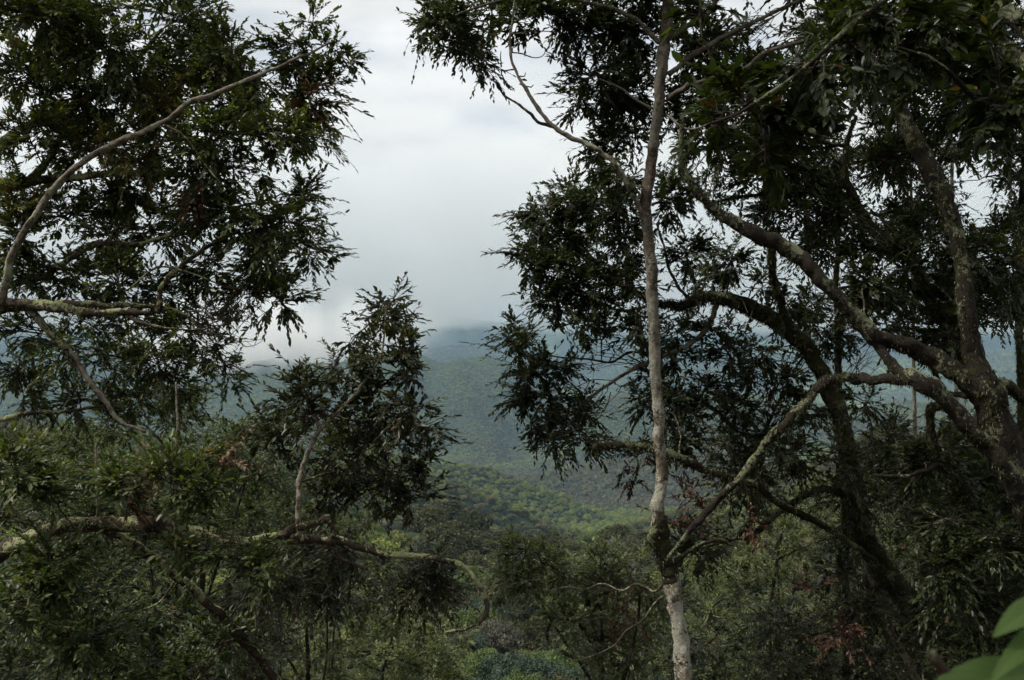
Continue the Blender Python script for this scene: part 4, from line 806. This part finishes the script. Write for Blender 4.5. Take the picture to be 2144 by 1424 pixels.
for (px, py, d_, cr, kd) in vt:
    cr = cr*1.2
    x = (px-1072)/F*d_; g = gz(x, d_)
    Hc = cr*1.22
    z_c = (712-py)/F*d_-Hc if py is not None else g+cr*rv.uniform(0.9, 1.3)
    z_c = max(z_c, g+cr*0.5)
    sd_, rk = where(px, d_); ms = sorted(members[(kd, sd_, rk)])
    lab = f'{kinds[kd][0]} valley tree, {rk} rank, {sd_}' if len(ms) == 1 else f'{ORD[ms.index(px)]} from left of the {kinds[kd][0]} trees, {rk} rank, {sd_}'
    T = empty('valley_tree', (x, d_, g), label=lab, cat='tree', group=GR)
    c = bpy.data.objects.new('crown', crowns[(kd, int(rv.integers(2)))]); COL.objects.link(c); c.parent = T
    c.location = (0, 0, z_c-g); c.scale = (cr*rv.uniform(0.92, 1.08), cr*rv.uniform(.92, 1.08), cr*rv.uniform(0.9, 1.15)); c.rotation_euler = (0, 0, rv.uniform(0, 6.28))
    tr = bpy.data.objects.new('trunk', trunk_me); COL.objects.link(tr); tr.parent = T
    tr.scale = (cr*0.8, cr*0.8, (z_c-g)+cr*0.45)

# ------------------------------------------------------------------ far forest: one mass of crowns (too many to count)
def forest(name, label, ymin, ymax, spacing, size, seed, crown_n, mats):
    r = np.random.default_rng(seed)
    src = []
    for k, mm_ in enumerate(mats):
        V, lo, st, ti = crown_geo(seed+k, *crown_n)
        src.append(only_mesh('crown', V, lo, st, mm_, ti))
    tanh = 0.60
    n = int(tanh*2*(ymax**2-ymin**2)/2/spacing**2)
    k_ = np.arange(n); u1 = (0.5+k_*0.7548776662)%1; u2 = (0.5+k_*0.5698402910)%1
    yy = np.sqrt(ymin**2+u1*(ymax**2-ymin**2)); xx = (u2*2-1)*tanh*yy
    yy = yy + r.normal(0, spacing*0.25, n); xx = xx + r.normal(0, spacing*0.25, n)
    zz = height(xx, yy)
    sc = size*(0.55+0.75*r.random(n)**1.6+0.35*(r.random(n) > 0.94))*(1+0.25*fbm(xx, yy, 120, 3, 5))
    # clearings
    cl = fbm(xx, yy, 420, 3, 333)
    keep = (cl < 0.42) | (yy < 900)
    if ymax > 4000: keep &= ~((fbm(xx, yy, 700, 3, 777) > 0.08) & (yy > 3700))
    xx, yy, zz, sc = xx[keep], yy[keep], zz[keep], sc[keep]; n = len(xx)
    me = bpy.data.meshes.new(name); me.vertices.add(n)
    me.vertices.foreach_set('co', np.stack([xx, yy, zz+sc*0.15], 1).astype(np.float32).ravel())
    for nm, arr in (('cs', sc), ('rot', r.uniform(0, 6.28, n))):
        a_ = me.attributes.new(nm, 'FLOAT', 'POINT'); a_.data.foreach_set('value', arr.astype(np.float32))
    patch = np.clip(0.5+0.9*fbm(xx, yy, 150, 2, 555)+0.9*fbm(xx, yy, 520, 3, 556)+r.normal(0, 0.20, n), 0, 0.999)
    ki = (patch*len(src)).astype(np.int32)
    a_ = me.attributes.new('ki', 'INT', 'POINT'); a_.data.foreach_set('value', ki)
    o = bpy.data.objects.new(name, me); COL.objects.link(o)
    tag(o, label, kind='stuff')
    ng = bpy.data.node_groups.new(name, 'GeometryNodeTree')
    ng.interface.new_socket('Geometry', in_out='INPUT', socket_type='NodeSocketGeometry'); ng.interface.new_socket('Geometry', in_out='OUTPUT', socket_type='NodeSocketGeometry')
    gi = N(ng, 'NodeGroupInput'); go = N(ng, 'NodeGroupOutput'); jn = N(ng, 'GeometryNodeJoinGeometry'); L_ = ng.links.new
    at = lambda nm, ty: N(ng, 'GeometryNodeInputNamedAttribute', data_type=ty)
    cs = at('cs', 'FLOAT'); cs.inputs[0].default_value = 'cs'; ro = at('rot', 'FLOAT'); ro.inputs[0].default_value = 'rot'; kn = at('ki', 'INT'); kn.inputs[0].default_value = 'ki'
    cb = N(ng, 'ShaderNodeCombineXYZ'); L_(ro.outputs[0], cb.inputs[2])
    for k, me_s in enumerate(src):
        so = bpy.data.objects.new('crown', me_s)
        oi = N(ng, 'GeometryNodeObjectInfo'); oi.inputs['Object'].default_value = so
        cmp_ = N(ng, 'FunctionNodeCompare', data_type='INT', operation='EQUAL'); L_(kn.outputs[0], cmp_.inputs[2]); cmp_.inputs[3].default_value = k
        ip = N(ng, 'GeometryNodeInstanceOnPoints'); L_(gi.outputs[0], ip.inputs['Points']); L_(oi.outputs['Geometry'], ip.inputs['Instance'])
        L_(cmp_.outputs[0], ip.inputs['Selection']); L_(cb.outputs[0], ip.inputs['Rotation']); L_(cs.outputs[0], ip.inputs['Scale']); L_(ip.outputs[0], jn.inputs[0])
    L_(jn.outputs[0], go.inputs[0])
    md = o.modifiers.new('crowns', 'NODES'); md.node_group = ng
    return o
FM = [leaf_mat('forest leaf %d' % k, s_, rough=0.7, trans=0.1, spec=0.2, obj_random=OBR) for k, s_ in enumerate((
    [(0, (0.066, 0.060, 0.032)), (1, (0.155, 0.138, 0.070))], [(0, (0.056, 0.064, 0.022)), (1, (0.135, 0.148, 0.046))], [(0, (0.072, 0.086, 0.024)), (1, (0.165, 0.19, 0.050))], [(0, (0.09, 0.115, 0.026)), (1, (0.21, 0.25, 0.055))]))]
forest('undergrowth', 'bushes and low trees covering the slope between the nearer trees', 38, 190, 3.8, 2.6, 500, (26, 60, 0.075), [q[1] for q in kinds[:3]])
forest('forest', 'unbroken forest canopy covering the near valley slopes', 175, 1300, 5.7, 4.2, 501, (24, 46, 0.085), FM)
forest('forest', 'dense forest covering the middle hills', 1250, 3800, 8.6, 6.0, 502, (14, 22, 0.16), FM)
forest('forest', 'hazy forest on the distant hills below the cloud', 3700, 8200, 17, 11, 503, (8, 14, 0.25), FM)

# ------------------------------------------------------------------ haze and low cloud
def box_mesh(name, x0_, x1_, y0_, y1_, z0_, z1_, mat):
    V = [(x, y, z) for z in (z0_, z1_) for y in (y0_, y1_) for x in (x0_, x1_)]
    Qs = [(0, 2, 3, 1), (4, 5, 7, 6), (0, 1, 5, 4), (2, 6, 7, 3), (0, 4, 6, 2), (1, 3, 7, 5)]
    return mesh_np(name, V, *quads(Qs), mat, smooth=False)
m, t, out = new_mat('air')
pv = N(t, 'ShaderNodeVolumePrincipled'); pv.inputs['Color'].default_value = (0.51, 0.735, 0.94, 1); pv.inputs['Density'].default_value = 8.8e-5; pv.inputs['Anisotropy'].default_value = 0.0
t.links.new(pv.outputs[0], out.inputs['Volume'])
m.cycles.homogeneous_volume = True
zmin = float(Z.min()); zmax = float(Z.max())
hz = box_mesh('haze', -16500, 16500, -16500, 16500, zmin-1, max(zmax, 30)+20, m)
tag(hz, kind='stuff')

def cloud(name, label, box, base, soft, dens, nscale, seed, zs=2.0, thr=(0.38, 0.62), center=None, rad=None, colr=(1.0, 0.988, 0.972), base_n=120.0):
    """a body of mist: density from 3-D noise, fading in above a ragged base"""
    m, t, out = new_mat(name+' vapour'); L = t.links.new
    g = N(t, 'ShaderNodeNewGeometry')
    def math_(op, a, b=None, cl=False):
        n = N(t, 'ShaderNodeMath', operation=op); n.use_clamp = cl
        for i_, v in enumerate((a, b)):
            if v is None: continue
            if isinstance(v, (int, float)): n.inputs[i_].default_value = v
            else: L(v, n.inputs[i_])
        return n.outputs[0]
    mpn = N(t, 'ShaderNodeMapping'); mpn.inputs['Location'].default_value = (seed*13.7, seed*7.1, seed*3.3); mpn.inputs['Scale'].default_value = (nscale, nscale, nscale*zs)
    L(g.outputs['Position'], mpn.inputs['Vector'])
    n1 = N(t, 'ShaderNodeTexNoise'); n1.inputs['Scale'].default_value = 1.0; n1.inputs['Detail'].default_value = 4; n1.inputs['Roughness'].default_value = 0.55
    L(mpn.outputs[0], n1.inputs['Vector'])
    sep = N(t, 'ShaderNodeSeparateXYZ'); L(g.outputs['Position'], sep.inputs[0])
    zz = math_('SUBTRACT', sep.outputs['Z'], base)
    zz = math_('ADD', zz, math_('MULTIPLY', math_('SUBTRACT', n1.outputs['Fac'], 0.5), base_n*4))
    up = math_('DIVIDE', zz, soft, True)
    body = N(t, 'ShaderNodeMapRange', interpolation_type='SMOOTHSTEP'); body.inputs[1].default_value = thr[0]; body.inputs[2].default_value = thr[1]; L(n1.outputs['Fac'], body.inputs[0])
    d = math_('MULTIPLY', up, body.outputs[0])
    if center is not None:   # ellipsoidal fade-out
        vs_ = N(t, 'ShaderNodeVectorMath', operation='SUBTRACT'); L(g.outputs['Position'], vs_.inputs[0]); vs_.inputs[1].default_value = center
        vd = N(t, 'ShaderNodeVectorMath', operation='DIVIDE'); L(vs_.outputs[0], vd.inputs[0]); vd.inputs[1].default_value = rad
        vln = N(t, 'ShaderNodeVectorMath', operation='LENGTH'); L(vd.outputs[0], vln.inputs[0])
        fo = N(t, 'ShaderNodeMapRange', interpolation_type='SMOOTHSTEP'); fo.inputs[1].default_value = 1.0; fo.inputs[2].default_value = 0.35; L(vln.outputs['Value'], fo.inputs[0])
        d = math_('MULTIPLY', d, fo.outputs[0])
    d = math_('MULTIPLY', d, dens)
    v = N(t, 'ShaderNodeVolumePrincipled'); v.inputs['Color'].default_value = (*colr, 1); v.inputs['Anisotropy'].default_value = 0.2
    L(d, v.inputs['Density']); L(v.outputs[0], out.inputs['Volume'])
    m.cycles.volume_step_rate = 0.35
    o = box_mesh(name, *box, m); tag(o, label, kind='stuff'); return o
cloud('cloud', 'grey-white cloud bank hiding the tops of the far mountains', (-6500, 6500, 4900, 8600, -80, 1400), 62, 80, 0.0021, 1/700., 1, base_n=85, thr=(0.38, 0.60))
cloud('mist', 'pale torn wisps of mist trailing down over the green hill at left', (-1700, 150, 3300, 4500, -230, 260), -400, 100, 0.016, 1/150., 9, zs=0.7, thr=(0.44, 0.66), center=(-930, 3900, 20), rad=(760, 560, 230), base_n=0)

# ------------------------------------------------------------------ broad-leaved plant close to the camera, bottom right
M_cane = bark_mat('cane bark', (0.10, 0.06, 0.04), (0.20, 0.13, 0.09), LICH, 0.0, 0.0, scale=6, dark=(0.08, 0.045, 0.03))
def broad_leaf(parent, base, tip, up, width, seed, cup=0.25):
    base = np.array(base); tip = np.array(tip); d = tip-base; Ln = np.linalg.norm(d); d = d/Ln
    s_ = np.cross(d, up); s_ /= np.linalg.norm(s_); u = np.cross(s_, d)
    nu, nv = 26, 13; V = []; tn = []
    for i_ in range(nu):
        t_ = i_/(nu-1); wv = width*0.5*(math.sin(math.pi*min(1, t_**0.75))**0.8)*(1+0.05*math.sin(i_*2.9)) + 0.0006
        for j_ in range(nv):
            q = (j_/(nv-1))*2-1
            vein = 0.03*abs(math.sin((t_*9-abs(q)*2.2)*math.pi))
            V.append(base + d*Ln*(t_) + s_*wv*q + u*(abs(q)*wv*cup - 0.35*Ln*(t_-0.3)**2 + width*0.10*vein*8*(1-abs(q)) + 0.02*width*math.sin(t_*11+q*2)))
            tn.append(0.15+0.7*vein/0.03*0.5+0.3*(abs(q) < 0.08))
    Qs = [(i_*nv+j_, (i_+1)*nv+j_, (i_+1)*nv+j_+1, i_*nv+j_+1) for i_ in range(nu-1) for j_ in range(nv-1)]
    return mesh_np('leaf', np.array(V), *quads(Qs), M_leaf_big, parent, attr=np.clip(tn, 0, 1))
pb = (0.62, 1.05, gz(0.62, 1.05))
PL = empty('shrub', pb, label='out of focus bright green broad-leaved plant close by in the bottom right corner', cat='plant')
def cane(pts, r0, r1, name, mat):
    ln = spline(np.array(pts, float), 8); V, lo, st = limb_geo(ln, np.linspace(r0, r1, len(ln)), 3, 12, 0.08); mesh_np(name, V, lo, st, mat, PL)
st1 = [pb, (0.60, 1.04, -1.0), P(2190, 1560, 1.02), P(2210, 1400, 1.0), P(2215, 1250, 0.98)]
cane(st1, 0.007, 0.003, 'stem', M_cane)
cane([(0.55, 1.0, gz(.55, 1.0)), (0.52, 0.98, -0.9), P(2070, 1560, 0.95), P(2030, 1490, 0.94), P(1990, 1430, 0.93), P(1950, 1368, 0.92)], 0.0075, 0.0048, 'cut_stem', M_cane)
broad_leaf(PL, P(2215, 1262, .98), P(2090, 1304, .93), (0, -0.45, 1), 0.030, 1)
broad_leaf(PL, P(2215, 1310, .99), P(2088, 1385, .90), (0.1, -0.35, 1), 0.024, 2)
broad_leaf(PL, P(2215, 1415, 1.0), P(1925, 1428, .86), (0.1, -0.6, 1), 0.046, 3)
broad_leaf(PL, P(2210, 1400, 1.0), P(2060, 1480, .88), (0, -0.4, 1), 0.04, 4)
broad_leaf(PL, P(2215, 1260, .98), P(2300, 1240, 1.15), (0, -0.4, 1), 0.05, 5)
